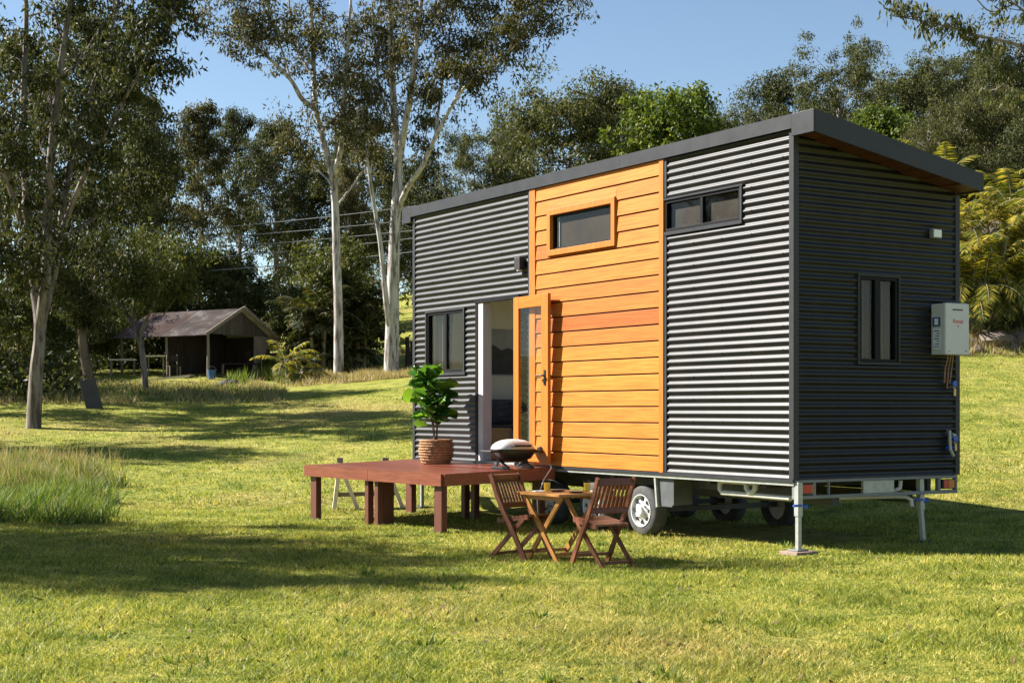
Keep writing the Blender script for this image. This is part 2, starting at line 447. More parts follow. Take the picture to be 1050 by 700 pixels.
# end walls, rear wall
def etop(w): return rooftop(w) - .12
corr([(.045, .864, ZB, 1.905, 0), (1.474, 2.33, ZB, 1.905, 0), (.864, 1.474, ZB, 1.905, 0), (.045, .864, 1.905, 2.836, 0), (1.474, 2.33, 1.905, 2.836, 0), (.045, 2.33, 2.836, etop, 0)], 'end').build('corrugated_wall', 'corr', house, True)
corr([(.045, 2.33, ZB, etop, 8.075)], 'end', 1).build('corrugated_wall', 'corr', house, True)
corr([(.045, 8.03, ZB, 1.7, 2.374), (.045, 4.6, 1.7, 3.3, 2.374), (7.7, 8.03, 1.7, 3.3, 2.374), (.045, 8.03, 3.3, 3.8, 2.374)], 'front', 1).build('corrugated_wall', 'corr', house, True)
def screws(rows, name='fixing_screws'):
    mb = MB()
    for p, d, zs in rows:
        for z in zs:
            zz = round(z / PITCH) * PITCH; h = 2 * AMP
            if d == 'f': mb.lathe([(.0085, -h - .0005), (.0085, -h - .004), (.005, -h - .007)], 6, (0, p, zz), 0)
            else: mb.lathe([(.0085, -h - .0005), (.0085, -h - .004), (.005, -h - .007)], 6, (p, 0, zz), 1)
    return mb.build(name, 'flash', house)
ZS = np.arange(.82, 4.1, PITCH * 3)
screws([(u, 'f', [z for z in ZS if not (3.3 < z < 3.88 and .7 < u < 2.1)]) for u in (.14, .62, 1.1, 1.58, 2.0)])
screws([(u, 'f', [z for z in ZS if not ((1.85 < z < 2.9 and 6.5 < u < 7.75) or (z < 2.98 and 5.1 < u < 6.35))]) for u in (5.0, 5.6, 6.42, 7.0, 7.5, 7.95)])
# corner trims and join strips
for (w0, w1, u0, u1, zt) in ((-.022, .05, -.022, .05, 4.25), (2.326, 2.396, -.022, .05, 3.80), (-.022, .05, 8.025, 8.098, 4.25), (2.326, 2.396, 8.025, 8.098, 3.80)):
    MB().box(w0, w1, u0, u1, ZB - .005, zt).build('corner_trim', 'flash', house, bevel=.004)
MB().box(-.024, .02, 2.055, 2.098, ZB, 3.38).build('edge_trim', 'flash', house)
MB().box(-.024, .02, 2.055, 2.098, 3.81, 4.249).build('edge_trim', 'flash', house)
MB().box(-.024, .02, 4.902, 4.945, ZB, 4.249).build('edge_trim', 'flash', house)
MB().box(-.03, .03, -.018, 8.09, ZB - .03, ZB - .002).build('base_flashing', 'flash', house)
# timber panel
MB().box(.006, .03, 2.10, 3.08, ZB, ZT - .01).box(.006, .03, 4.40, 4.90, ZB, ZT - .01).box(.006, .03, 3.08, 4.40, ZB, 3.43).box(.006, .03, 3.08, 4.40, 3.87, ZT - .01).build('panel_backing', 'darkgap', house)
bd = MB(); nb = 19; bh = (ZT - ZB) / nb
for i in range(nb):
    z0 = ZB + i * bh + .005; z1 = ZB + (i + 1) * bh - .008
    spans = [(2.182, 4.762, z0, z1)]
    if z1 > 3.36 and z0 < 3.938:
        spans = [(2.182, 3.012, z0, z1), (4.468, 4.762, z0, z1)]
        if z0 < 3.35: spans.append((3.0125, 4.4675, z0, 3.358))
        if z1 > 3.955: spans.append((3.0125, 4.4675, 3.941, z1))
    for u0, u1, zz0, zz1 in spans:
        bd.prism([(-.028, zz0), (.0, zz0), (.0, zz1), (-.008, zz1), (-.016, zz1 - .010)], 1, u0, u1)
bd.build('cedar_cladding', 'cedar', house)
for u0, u1 in ((2.10, 2.180), (4.765, 4.90)): MB().box(-.034, .005, u0, u1, ZB - .005, 4.249).build('timber_edge_trim', 'cedar_v', house, bevel=.003)
# roof
RU0, RU1 = -.324, 8.35
def rt(w, d=0): return rooftop(w) - d
MB().hexa([(-.03, RU0, rt(-.03, .05)), (2.38, RU0, rt(2.38, .05)), (2.38, RU1, rt(2.38, .05)), (-.03, RU1, rt(-.03, .05)),
           (-.03, RU0, rt(-.03, .003)), (2.38, RU0, rt(2.38, .003)), (2.38, RU1, rt(2.38, .003)), (-.03, RU1, rt(-.03, .003))]).build('roof_sheet', 'flash', house)
MB().box(-.055, -.032, RU0 - .02, -.024, 4.173, 4.398).build('fascia_end', 'flash', house, bevel=.003); MB().box(-.055, -.032, 8.10, RU1 + .02, 4.173, 4.398).build('fascia_end', 'flash', house, bevel=.003)
MB().box(-.054, -.032, -.023, 2.9, 4.252, 4.398).build('fascia', 'flash', house); MB().box(-.054, -.032, 2.902, 8.099, 4.252, 4.398).build('fascia', 'flash', house)
MB().box(2.382, 2.40, RU0 - .02, RU1 + .02, rt(2.38, .19), rt(2.38, -.004)).build('fascia', 'flash', house)
for ue, s in ((RU0, -1), (RU1, 1)):
    u0, u1 = sorted((ue, ue + s * .02))
    w0, w1 = -.031, 2.381
    MB().hexa([(w0, u0, rt(w0, .222)), (w1, u0, rt(w1, .185)), (w1, u1, rt(w1, .185)), (w0, u1, rt(w0, .222)),
               (w0, u0, rt(w0, -.004)), (w1, u0, rt(w1, -.004)), (w1, u1, rt(w1, -.004)), (w0, u1, rt(w0, -.004))]).build('barge_board', 'flash', house)
for u0, u1 in ((RU0 + .002, -.026), (8.10, RU1 - .002)):
    sf = MB()
    for k in range(8):
        a, b = -.03 + k * 2.40 / 8 + .003, -.03 + (k + 1) * 2.40 / 8 - .003
        sf.hexa([(a, u0, rt(a, .19)), (b, u0, rt(b, .175)), (b, u1, rt(b, .175)), (a, u1, rt(a, .19)), (a, u0, rt(a, .16)), (b, u0, rt(b, .16)), (b, u1, rt(b, .16)), (a, u1, rt(a, .16))])
    sf.build('soffit_lining', 'soffit', house)

def frame_front(name, u0, u1, z0, z1, t, w0, w1, m, parent, bevel=.002):
    return MB().box(w0, w1, u0, u1, z0, z0 + t).box(w0, w1, u0, u1, z1 - t, z1).box(w0, w1, u0, u0 + t, z0 + t, z1 - t).box(w0, w1, u1 - t, u1, z0 + t, z1 - t).build(name, m, parent, bevel=bevel)
# window, near upper
wn = frame_front('window', .80, 2.092, 3.425, 3.775, .032, -.016, .05, 'blackf', house)
MB().box(-.012, .046, 1.43, 1.472, 3.457, 3.743).build('mullion', 'blackf', wn)
MB().box(.008, .014, .832, 1.43, 3.457, 3.743).box(.020, .026, 1.472, 2.06, 3.457, 3.743).build('pane', 'glass', wn)
MB().box(.052, .056, .832, 2.06, 3.457, 3.743).build('flyscreen', 'screen', wn)
MB().box(-.03, .03, .767, 2.094, 3.386, 3.423).box(-.03, .03, .767, .798, 3.425, 3.777).box(-.034, .03, .75, 2.094, 3.779, 3.80).build('surround', 'flash', wn)
# window in timber
wt = frame_front('window', 3.014, 4.466, 3.36, 3.938, .072, -.052, .03, 'cedar_v', house, .003)
frame_front('sash', 3.088, 4.392, 3.434, 3.864, .024, .0, .05, 'blackf', wt)
MB().box(.02, .026, 3.112, 4.368, 3.458, 3.840).build('pane', 'glass', wt)
MB().box(.045, .049, 3.112, 4.368, 3.458, 3.840).build('flyscreen', 'screen2', wt)
MB().box(.03, .036, 4.29, 4.345, 3.458, 3.840).build('curtain', 'lampglass', wt)
# lower window
wl = frame_front('window', 6.612, 7.66, 1.965, 2.818, .035, -.016, .055, 'blackf', house)
MB().box(-.012, .05, 7.10, 7.15, 2.0, 2.783).build('mullion', 'blackf', wl)
MB().box(.008, .014, 6.647, 7.10, 2.0, 2.783).box(.022, .028, 7.15, 7.625, 2.0, 2.783).build('pane', 'glass', wl)
cu = MB()
for u0, u1 in ((6.66, 6.80), (7.12, 7.62)):
    n = int((u1 - u0) / .02)
    o = len(cu.v)
    for i in range(n + 1):
        u = u0 + (u1 - u0) * i / n; w = .10 + .018 * math.sin(i * 1.3)
        cu.v += [(w, u, 1.95), (w, u, 2.83)]
    cu.f += [(o + 2 * i, o + 2 * i + 2, o + 2 * i + 3, o + 2 * i + 1) for i in range(n)]
cu.build('curtain', 'curtain', wl)
MB().box(-.032, .03, 6.56, 7.70, 1.918, 1.962).box(-.032, .03, 6.575, 6.608, 1.964, 2.845).box(-.032, .03, 7.664, 7.697, 1.964, 2.845).box(-.034, .03, 6.57, 7.70, 2.822, 2.848).build('surround', 'flash', wl)
# end window
we = MB()
for a in ((.885, 1.455, 1.925, 1.96), (.885, 1.455, 2.785, 2.82), (.885, .925, 1.96, 2.785), (1.415, 1.455, 1.96, 2.785), (1.118, 1.195, 1.96, 2.785)):
    we.box(a[0], a[1], -.016, .05, a[2], a[3])
we = we.build('window', 'blackf', house)
MB().box(.925, 1.118, .01, .016, 1.96, 2.785).box(1.195, 1.415, .02, .026, 1.96, 2.785).build('pane', 'glass', we)
cu = MB()
for u0, u1 in ((.93, 1.112), (1.2, 1.41)):
    n = 14; o = len(cu.v)
    for i in range(n + 1):
        u = u0 + (u1 - u0) * i / n; cu.v += [(u, .075 + .014 * math.sin(i * 1.7), 1.93), (u, .075 + .014 * math.sin(i * 1.7), 2.81)]
    cu.f += [(o + 2 * i, o + 2 * i + 2, o + 2 * i + 3, o + 2 * i + 1) for i in range(n)]
cu.build('curtain', 'curtain', we)
MB().box(.864, 1.474, -.03, .03, 1.903, 1.923).box(.864, 1.474, -.034, .03, 2.822, 2.84).box(.864, .883, -.03, .03, 1.923, 2.822).box(1.457, 1.474, -.03, .03, 1.923, 2.822).build('surround', 'flash', we)
# door frame + open leaf
MB().box(-.022, .03, 6.215, 6.287, ZB, 2.92).box(-.022, .03, 5.182, 5.235, ZB, 2.92).box(-.03, .03, 5.16, 6.30, 2.88, 2.93).build('door_frame', 'blackf', house)
MB().box(-.016, .12, 6.09, 6.213, ZB + .02, 2.878).build('door_jamb', 'white', house)
MB().box(-.05, .12, 5.237, 6.213, ZB - .012, ZB + .018).build('door_sill', 'galv', house)
leaf = bpy.data.objects.new('door', None); COL.objects.link(leaf); leaf.parent = house
leaf.location = (-.07, 5.19, 0); leaf.rotation_euler = (0, 0, R(-3.5))
DL = .90   # leaf runs towards the near end (local -y)
dz0, dz1 = .775, 2.885
for ya, yb in ((-.135, 0), (-DL, -DL + .17)): MB().box(-.022, .022, ya, yb, dz0, dz1).build('stile', 'cedar_v', leaf, bevel=.003)
for za, zb in ((dz1 - .15, dz1 - .001), (dz0, dz0 + .2)): MB().box(-.021, .021, -DL + .171, -.136, za, zb).build('rail', 'cedar', leaf, bevel=.003)
MB().box(-.006, .004, -DL + .171, -.136, dz0 + .2, dz1 - .15).build('pane', 'glass2', leaf)
h = MB().box(-.034, -.0225, -DL + .055, -DL + .09, 1.74, 1.93)
h.tube([(-.03, -DL + .072, 1.86), (-.075, -DL + .072, 1.86), (-.08, -DL + .09, 1.86), (-.08, -DL + .20, 1.858)], .011, 8)
h.tube([(.0225, -DL + .072, 1.86), (.065, -DL + .072, 1.86), (.07, -DL + .2, 1.858)], .011, 8)
h.tube([(-.03, -DL + .072, 1.78), (-.045, -DL + .072, 1.78)], .014, 8)
h.build('handle', 'blackm', leaf)
for z in (1.0, 1.85, 2.65):
    MB().tube([(0.03, .005, z), (0.03, .005, z + .09)], .009, 8).build('hinge', 'galvd', leaf)
# wall light, floodlight
wlgt = MB().box(-.10, -.018, 5.03, 5.16, 3.24, 3.40).box(-.018, -.0, 5.05, 5.14, 3.26, 3.38).build('wall_light', 'blackm', house, bevel=.004)
MB().tube([(-.06, 5.095, 3.239), (-.06, 5.095, 3.225)], .035, 12).build('lens', 'lampglass', wlgt)
fl = MB().box(1.92, 2.06, -.07, -.019, 3.27, 3.37).box(1.96, 2.02, -.02, .0, 3.3, 3.35).build('floodlight', 'galvd', house, bevel=.004)
MB().box(1.932, 2.048, -.078, -.071, 3.281, 3.359).build('lens', 'lampglass', fl)
# interior lining; unseen back window added to brighten the room
wb_ = frame_front('window', 4.6, 7.7, 1.7, 3.3, .04, 2.342, 2.40, 'blackf', house)
MB().box(2.37, 2.376, 4.64, 7.66, 1.74, 3.26).build('pane', 'glass2', wb_)
li = MB()
li.box(2.30, 2.34, .1, 8.0, ZB, 1.7); li.box(2.30, 2.34, .1, 4.6, 1.7, 3.3); li.box(2.30, 2.34, 7.7, 8.0, 1.7, 3.3); li.box(2.30, 2.34, .1, 8.0, 3.3, 3.75)
li.box(.06, 2.3, 7.98, 8.01, ZB, 4.1)
li.box(.06, 2.3, 2.4, 2.43, ZB, 4.1)
li.hexa([(.06, .1, 4.1), (2.34, .1, 3.7), (2.34, 8.0, 3.7), (.06, 8.0, 4.1), (.06, .1, 4.12), (2.34, .1, 3.72), (2.34, 8.0, 3.72), (.06, 8.0, 4.12)])
li.box(.06, .075, 4.9, 5.18, ZB, 4.1); li.box(.06, .075, 6.29, 6.58, ZB, 4.1); li.box(.06, .075, 5.18, 6.29, 2.93, 4.1); li.box(.06, .075, 6.58, 7.69, 2.85, 4.1); li.box(.06, .075, 6.58, 7.69, ZB, 1.9); li.box(.06, .075, 7.69, 7.98, ZB, 4.1)
li.build('interior_lining', 'lining', house)
MB().box(.03, 2.38, .03, 8.05, .70, .748).build('floor_panel', 'floorin', house)
# chassis
for w in (.30, 1.98):
    MB().box(w, w + .05, .06, 8.05, .545, .695).build('side_rail', 'chassis', house)
MB().box(-.012, .06, -.01, 8.09, .664, .697).build('rail_flange', 'galv', house)
cm = MB()
for u in np.arange(.5, 8, .9): cm.box(.07, 2.33, u, u + .05, .62, .695)
cm.box(.62, .72, .1, 8.0, .44, .555); cm.box(1.70, 1.80, .1, 8.0, .44, .555)
for u in (2.66, 3.65, 4.62): cm.box(.30, 2.14, u - .03, u + .03, .24, .30)
cm.build('underframe', 'chassis', house)
rb = MB().box(0, 2.36, -.02, .03, .692, .722).box(0, 2.36, -.02, .03, .527, .563)
for w0, w1 in ((0, .03), (.245, .285), (2.06, 2.10), (2.33, 2.36)): rb.box(w0, w1, -.018, .028, .563, .692)
rb.box(.47, .485, -.01, .02, .563, .692)
rb.build('rear_crossmember', 'galvd', house, bevel=.003)
MB().box(.955, 1.40, -.012, .02, .564, .691).build('number_plate_panel', 'galv', house)
for w0 in (.045, 2.115):
    t = MB().box(w0, w0 + .185, -.03, .01, .578, .680).build('tail_light', 'blackm', house)
    MB().box(w0 + .012, w0 + (.165 if w0 < 1 else .095), -.036, -.031, .588, .672).build('red_lens', 'red', t)
    MB().box(w0 + (.166 if w0 < 1 else .097), w0 + .178, -.036, -.031, .588, .672).build('amber_lens', 'amber', t)
# wheels
def wheel(w, u, side):
    z = .265; r = .295; wd = .19
    o = bpy.data.objects.new('wheel', None); COL.objects.link(o); o.parent = house; o.location = (w, u, z)
    s = side
    MB().lathe([(.185, -wd / 2), (.26, -wd / 2), (.285, -wd / 2 + .02), (r, -wd / 2 + .045), (r, wd / 2 - .045), (.285, wd / 2 - .02), (.26, wd / 2), (.185, wd / 2)], 36, axis=0, close=True).build('tyre', 'rubber', o, True)
    rm = MB().lathe([(.001, -.03 * s), (.186, -.03 * s), (.186, wd / 2 * s), (.19, (wd / 2 + .008) * s), (.178, (wd / 2 + .006) * s), (.165, (wd / 2 - .03) * s), (.11, (wd / 2 - .02) * s), (.06, (wd / 2 + .005) * s), (.05, (wd / 2 + .03) * s), (.001, (wd / 2 + .035) * s)], 32, axis=0)
    rm.build('rim', 'rim', o, True)
    hb = MB()
    rh = MB()
    for k in range(8):
        a = k * PI / 4; rh.lathe([(.023, (wd / 2 - .03) * s), (.023, (wd / 2 - .008) * s)], 10, (0, .135 * math.cos(a), .135 * math.sin(a)), 0)
    for k in range(5):
        a = k * 2 * PI / 5; hb.lathe([(.010, (wd / 2 - .01) * s), (.010, (wd / 2 + .012) * s)], 8, (0, .085 * math.cos(a), .085 * math.sin(a)), 0)
    rh.build('rim_slots', 'blackm', o); hb.build('wheel_nuts', 'galvd', o)
for u in (2.66, 3.65, 4.62):
    wheel(.17, u, -1); wheel(2.22, u, 1)
mg = MB().box(.03, .30, 1.99, 2.02, .36, .69).box(.03, .05, 2.02, 2.26, .34, .69)
mg.build('mudguard', 'darkleaf', house)
MB().bar((.02, 2.30, .69), (.02, 2.26, .33), .05, .03).build('mudguard_stay', 'galv', house)
# waste pipes
wp = MB()
wp.tube([(.14, 1.32, .69), (.14, 1.32, .57), (.14, 1.28, .535), (.14, .2, .525)], .028, 10)
wp.tube([(.12, .86, .70), (.12, .86, .60), (.12, .82, .56), (.12, .76, .56), (.12, .72, .60), (.12, .72, .70)], .03, 10)
wp.tube([(.14, 1.32, .655), (.14, .70, .655)], .022, 10)
wp.build('waste_pipe', 'pvc', house, True)
wp = MB().tube([(1.45, .12, .68), (1.45, .10, .60), (1.50, .08, .57), (1.56, .06, .60), (1.56, .05, .68)], .024, 10)
wp.tube([(.8, .2, .51), (1.55, .12, .505), (1.66, .06, .50), (1.70, .03, .47), (1.70, .02, .40)], .022, 10)
wp.build('waste_pipe', 'pvc', house, True)
# jacks
def jack(w, u, lean, pad):
    o = bpy.data.objects.new('stabiliser_jack', None); COL.objects.link(o); o.parent = house; o.location = (w, u, 0)
    MB().bar((0, 0, .70), (lean * .3, 0, .36), .062, .062, (0, 1, 0)).build('outer_tube', 'galv', o, bevel=.003)
    MB().bar((lean * .3, 0, .36), (lean, 0, .03), .046, .046, (0, 1, 0)).build('inner_tube', 'galv', o, bevel=.003)
    MB().tube([(-.10, -.035, .47), (.0, -.035, .47), (.0, .04, .47)], .013, 8).tube([(.035, -.02, .45), (.09, -.03, .46)], .02, 8).build('pin', 'bluep', o)
    MB().box(lean - .075, lean + .075, -.07, .07, .012, .030).build('base_plate', pad, o, bevel=.004)
    return o
j1 = jack(.03, -.035, .0, 'galvd')
MB().box(-.14, .15, -.13, .13, -.03, .012).build('footing_pad', 'concrete', j1, bevel=.006)
j2 = jack(1.83, .03, .05, 'chassis')
MB().box(-.14, .24, -.15, .15, -.03, .012).build('footing_pad', 'chassis', j2, bevel=.006)
jack(.03, 7.9, 0, 'chassis')
# drawbar
db = MB().bar((.35, 8.06, .60), (1.15, 9.5, .60), .08, .12).bar((2.0, 8.06, .60), (1.23, 9.5, .60), .08, .12).box(1.1, 1.28, 9.42, 9.75, .56, .66)
db.build('drawbar', 'galvd', house)
jw = MB().tube([(1.42, 9.0, .9), (1.42, 9.0, .2)], .03, 10).build('jockey_wheel', 'galv', house)
MB().lathe([(.05, -.03), (.10, -.03), (.10, .03), (.05, .03)], 20, (1.42, 9.0, .09), 0, True).build('tyre', 'rubber', jw)
# gas heater
he = bpy.data.objects.new('gas_water_heater', None); COL.objects.link(he); he.parent = house; he.location = (1.95, -.019, 2.02)
MB().box(0, .36, -.155, 0, .0, .545).build('case', 'heaterside', he, bevel=.008)
MB().box(-.002, .362, -.205, -.157, -.004, .55).build('cover', 'heater', he, bevel=.012)
MB().box(.10, .26, -.2075, -.2055, .47, .485).box(.04, .065, -.2075, -.2055, .035, .042).box(.295, .32, -.2075, -.2055, .035, .042).build('flue_slot', 'blackm', he)
def text(s, size, parent, m, name, mtx):
    cu = bpy.data.curves.new(name, 'FONT'); cu.body = s; cu.size = size; cu.extrude = .0006; cu.align_x = 'CENTER'
    tmp = bpy.data.objects.new('tmp', cu); COL.objects.link(tmp)
    bpy.context.view_layer.update()
    me = bpy.data.meshes.new_from_object(tmp.evaluated_get(bpy.context.evaluated_depsgraph_get()))
    bpy.data.objects.remove(tmp); me.transform(mtx)
    me.materials.clear()
    return link(name, me, m, parent)
RX = Matrix.Rotation(PI / 2, 4, 'X')
text('Rinnai', .066, he, 'redink', 'lettering', Matrix.Translation((.185, -.2065, .335)) @ RX)
text('26', .03, he, 'redink', 'lettering', Matrix.Translation((.185, -.2065, .295)) @ RX)
MB().box(-.003, -.0005, -.13, -.02, .30, .40).build('sticker', 'sticker', he)
MB().box(-.003, -.0005, -.13, -.03, .06, .28).build('sticker', 'paper', he)
stk = MB()
for k in range(7): stk.box(-.0045, -.0035, -.12, -.04 - .02 * (k % 3), .08 + k * .028, .09 + k * .028)
stk.build('sticker_print', 'sticker', he)
MB().box(-.0045, -.0035, -.10, -.05, .32, .385).build('sticker_print', 'paper', he)
pp = MB()
for k, (x, zl) in enumerate(((.16, -.30), (.20, -.36), (.24, -.30))):
    pp.tube([(x, -.09, .0), (x, -.08, -.06), (x + .01 * k, -.05, -.14), (x, -.04, zl)], .009, 8)
pp.build('pipe', 'copper', he)
def tap(w, z, name='tap'):
    o = MB().tube([(w, -.02, z), (w, -.07, z), (w, -.09, z - .03), (w, -.09, z - .10)], .014, 8).tube([(w - .03, -.05, z), (w + .06, -.05, z)], .01, 8).build(name, 'brass', house)
    MB().lathe([(.012, -.012), (.035, -.01), (.035, .01), (.012, .012)], 14, (w, -.085, z + .03), 1).build('tap_handle', 'bluep', o)
    return o
tap(2.235, 1.68); tap(2.25, 1.09)
MB().tube([(2.20, -.02, 1.20), (2.19, -.06, 1.20), (2.18, -.07, 1.12), (2.19, -.07, 1.0), (2.24, -.07, .93)], .018, 8).tube([(2.22, -.06, 1.16), (2.27, -.06, 1.14)], .03, 10).build('pressure_valve', 'galv', house)
MB().tube([(2.16, -.05, 1.02), (2.30, -.05, 1.02)], .022, 10).build('filter', 'bluep', house)

# interior things (seen through the door)
def h2w(w, u, z=0): return (HX + B_[0] * w + A_[0] * u, HY + B_[1] * w + A_[1] * u, z)
st = thing('stool', 'pale timber step stool with a round cutout inside the open door', 'stool', h2w(.45, 6.58, .748), RZH)
sd = MB().prism([(-.17, 0), (-.09, 0), (-.09, .10), (-.06, .16), (0, .18), (.06, .16), (.09, .10), (.09, 0), (.17, 0), (.15, .40), (-.15, .40)], 1, -.16, -.13)
sd.prism([(-.17, 0), (-.09, 0), (-.09, .10), (-.06, .16), (0, .18), (.06, .16), (.09, .10), (.09, 0), (.17, 0), (.15, .40), (-.15, .40)], 1, .13, .16)
sd.build('side_panel', 'straw', st)
MB().box(-.18, .18, -.18, .18, .401, .43).build('seat', 'straw', st, bevel=.005)
so = thing('sofa', 'low sofa with grey striped throw inside the doorway', 'sofa', h2w(1.35, 7.5, .748), RZH)
MB().box(-.8, .7, -.42, .42, .05, .40).build('base', 'cushion', so, bevel=.03)
MB().box(-.78, .68, -.44, .40, .401, .47).build('throw', 'throw', so, bevel=.02)
MB().box(-.78, .68, .22, .44, .471, .84).build('back_cushion', 'throw', so, bevel=.05)
pc = thing('picture', 'dark landscape picture with pale sky on the beige inside wall', 'picture', h2w(1.40, 7.965, 1.95), RZH)
MB().box(-.30, .30, 0, .012, 0, .70).build('canvas', 'picture_mat', pc)
MB().prism([(-.28, .02), (.28, .02), (.28, .36), (.15, .42), (.02, .38), (-.12, .46), (-.28, .43)], 1, -.004, -.001).build('painted_hills', 'picture_dark', pc)

# ------------------------------------------------------------------ deck
dk = thing('timber_deck', 'low red brown timber deck in front of the tiny house door', 'deck', (HX, HY, 0), RZH)
C = {'nf': (-1.65, 4.27), 'ff': (-1.82, 7.85), 'fb': (-.06, 8.02), 'nb': (-.06, 4.30)}
def dp(s, t):   # s 0..1 front->back, t 0..1 near->far
    a = Vector(C['nf']).lerp(Vector(C['ff']), t); b = Vector(C['nb']).lerp(Vector(C['fb']), t)
    p = a.lerp(b, s); return p.x, p.y, .668 + .047 * s
bo = MB(); nbd = 15
for i in range(nbd):
    s0, s1 = i / nbd + .0045, (i + 1) / nbd - .0045
    for t0, t1 in ((0, .496), (.499, 1)):
        q = [dp(s0, t0), dp(s1, t0), dp(s1, t1), dp(s0, t1)]
        bo.hexa([(x, y, z - .024) for x, y, z in q] + [(x, y, z) for x, y, z in q])
bo.build('deck_boards', 'deck', dk)
def fb(p, q, hgt=.145, th=.035, inn=(0, 0)):
    p = Vector(p); q = Vector(q); d = (q - p); nrm = Vector((d.y, -d.x, 0)).normalized() * th
    return [p + nrm + Vector((0, 0, -hgt)), q + nrm + Vector((0, 0, -hgt)), q + Vector((0, 0, -hgt)), p + Vector((0, 0, -hgt)),
            p + nrm, q + nrm, q, p]
fs = MB()
zt = Vector((0, 0, -.001))
def D(s, t): return Vector(dp(s, t)) + zt
fs.hexa(fb(D(0, 0), D(0, .4965), th=-.035)); fs.hexa(fb(D(0, .4985), D(0, 1), th=-.035))
fs.hexa(fb(D(1, 0), D(0, 0), th=-.035)); fs.hexa(fb(D(0, 1), D(1, 1), th=-.035))
fs.build('edge_board', 'deck', dk)
jo = MB()
for t in np.linspace(.05, .95, 9):
    a = Vector(dp(.03, t)); b = Vector(dp(.98, t)); a.z -= .09; b.z -= .09
    jo.bar(a, b, .045, .12)
jo.build('joists', 'legs', dk)
def leg(s, t, wx=.18, wy=.08):
    x, y, z = dp(s, t); X, Y, _ = h2w(x, y); zb = gz(X, Y) - .04
    MB().box(x - wy / 2, x + wy / 2, y - wx / 2, y + wx / 2, zb, z - .1).build('leg', 'legs', dk, bevel=.004)
for s in (.04, .93):
    leg(s, .045); leg(s, .465, .10); leg(s, .535, .10); leg(s, .955)
leg(.12, .47, .08, .16)

# pale weathered trestle seat standing behind the deck
def yard_bench():
    x, y = -2.22, 22.6
    o = thing('trestle_bench', 'pale weathered trestle bench with braced legs behind the timber deck', 'bench', (x, y, gz(x, y)), R(8))
    MB().box(-.5, .62, -.09, .09, .50, .54).build('seat', 'oldwood', o)
    for sx in (-.32, .36):
        MB().bar((sx - .05, 0, .70), (sx - .14, 0, -.02), .06, .18, (0, 1, 0)).build('leg', 'palebench', o)
        MB().bar((sx + .02, 0, .50), (sx + .22, 0, -.02), .06, .18, (0, 1, 0)).build('leg', 'palebench', o)
    MB().bar((-.42, 0, .22), (.5, 0, .24), .06, .06).build('stretcher', 'oldwood', o)
    for k, sx in enumerate((-.37, .31)):
        MB().box(sx - .045, sx + .045, -.05, .05, .70, .775).build('knob', 'oldwood', o)
yard_bench()
def rock(name, x, y, r, label, seed, m='rock', group=None, flat=.7, zo=0):
    rg = random.Random(seed); mb = MB(); nu, nv = 12, 8; ph = [rg.uniform(0, 6) for _ in range(6)]
    for j in range(nv + 1):
        th = PI * j / nv
        for i in range(nu):
            a = 2 * PI * i / nu
            k = 1 + .22 * math.sin(2 * a + ph[0]) * math.sin(th) + .15 * math.cos(3 * th + ph[1] + a) + .12 * math.sin(5 * a + ph[2]) * math.sin(2 * th) + rg.uniform(-.05, .05) * math.sin(th)
            mb.v.append((r[0] * k * math.sin(th) * math.cos(a), r[1] * k * math.sin(th) * math.sin(a), r[2] * (k * math.cos(th) + .45)))
    for j in range(nv):
        for i in range(nu):
            mb.f.append((j * nu + i, (j + 1) * nu + i, (j + 1) * nu + (i + 1) % nu, j * nu + (i + 1) % nu))
    o = mb.build(name, m, None, True); o.location = (x, y, gz(x, y) + zo); o.rotation_euler = (0, 0, rg.uniform(0, 6))
    return tag(o, label, 'rock', group)
# ------------------------------------------------------------------ barbecue, plant
bq = thing('portable_barbecue', 'portable barbecue with white domed lid on the deck edge', 'barbecue', h2w(-.52, 4.52, .70), RZH)
def ell(a, b, prof, seg=28):
    mb = MB(); o = 0
    for k, z in prof:
        for i in range(seg):
            t = 2 * PI * i / seg; c, s = math.cos(t), math.sin(t); e = .72
            mb.v.append((a * k * abs(c) ** e * (1 if c > 0 else -1), b * k * abs(s) ** e * (1 if s > 0 else -1), z))
    n = len(prof)
    for j in range(n - 1):
        for i in range(seg): mb.f.append((j * seg + i, j * seg + (i + 1) % seg, (j + 1) * seg + (i + 1) % seg, (j + 1) * seg + i))
    mb.f.append(tuple(range(seg))[::-1]); mb.f.append(tuple((n - 1) * seg + i for i in range(seg)))
    return mb
ell(.29, .21, [(.55, .10), (.8, .13), (.95, .20), (1.0, .235), (1.0, .245)]).build('body', 'bbq', bq, True)
ld = ell(.275, .20, [(1.0, .247), (1.0, .258), (.93, .293), (.78, .328), (.55, .354), (.25, .368), (.02, .370)]).build('lid', 'bbqlid', bq, True)
MB().tube([(-.12, -.185, .285), (-.12, -.235, .29), (.12, -.235, .29), (.12, -.185, .285)], .013, 8).build('handle', 'bbq', ld)
fr = MB()
for s in (-1, 1):
    fr.tube([(s * .18, -.19, .015), (s * .17, -.10, .05), (s * .2, 0, .11), (s * .17, .10, .05), (s * .18, .19, .015)], .016, 8)
    fr.tube([(s * .18, -.2, .015), (s * .18, .2, .015)], .016, 8)
fr.box(-.17, .17, -.02, .02, .08, .12)
fr.build('stand', 'bbq', bq, True)
MB().box(-.40, -.275, -.13, .13, .205, .235).build('side_shelf', 'bbq', bq, bevel=.01)
MB().box(.275, .37, -.13, .13, .205, .235).lathe([(.035, -.03), (.04, 0), (.035, .03)], 12, (.37, -.06, .235), 0).build('side_shelf', 'bbq', bq, bevel=.006)
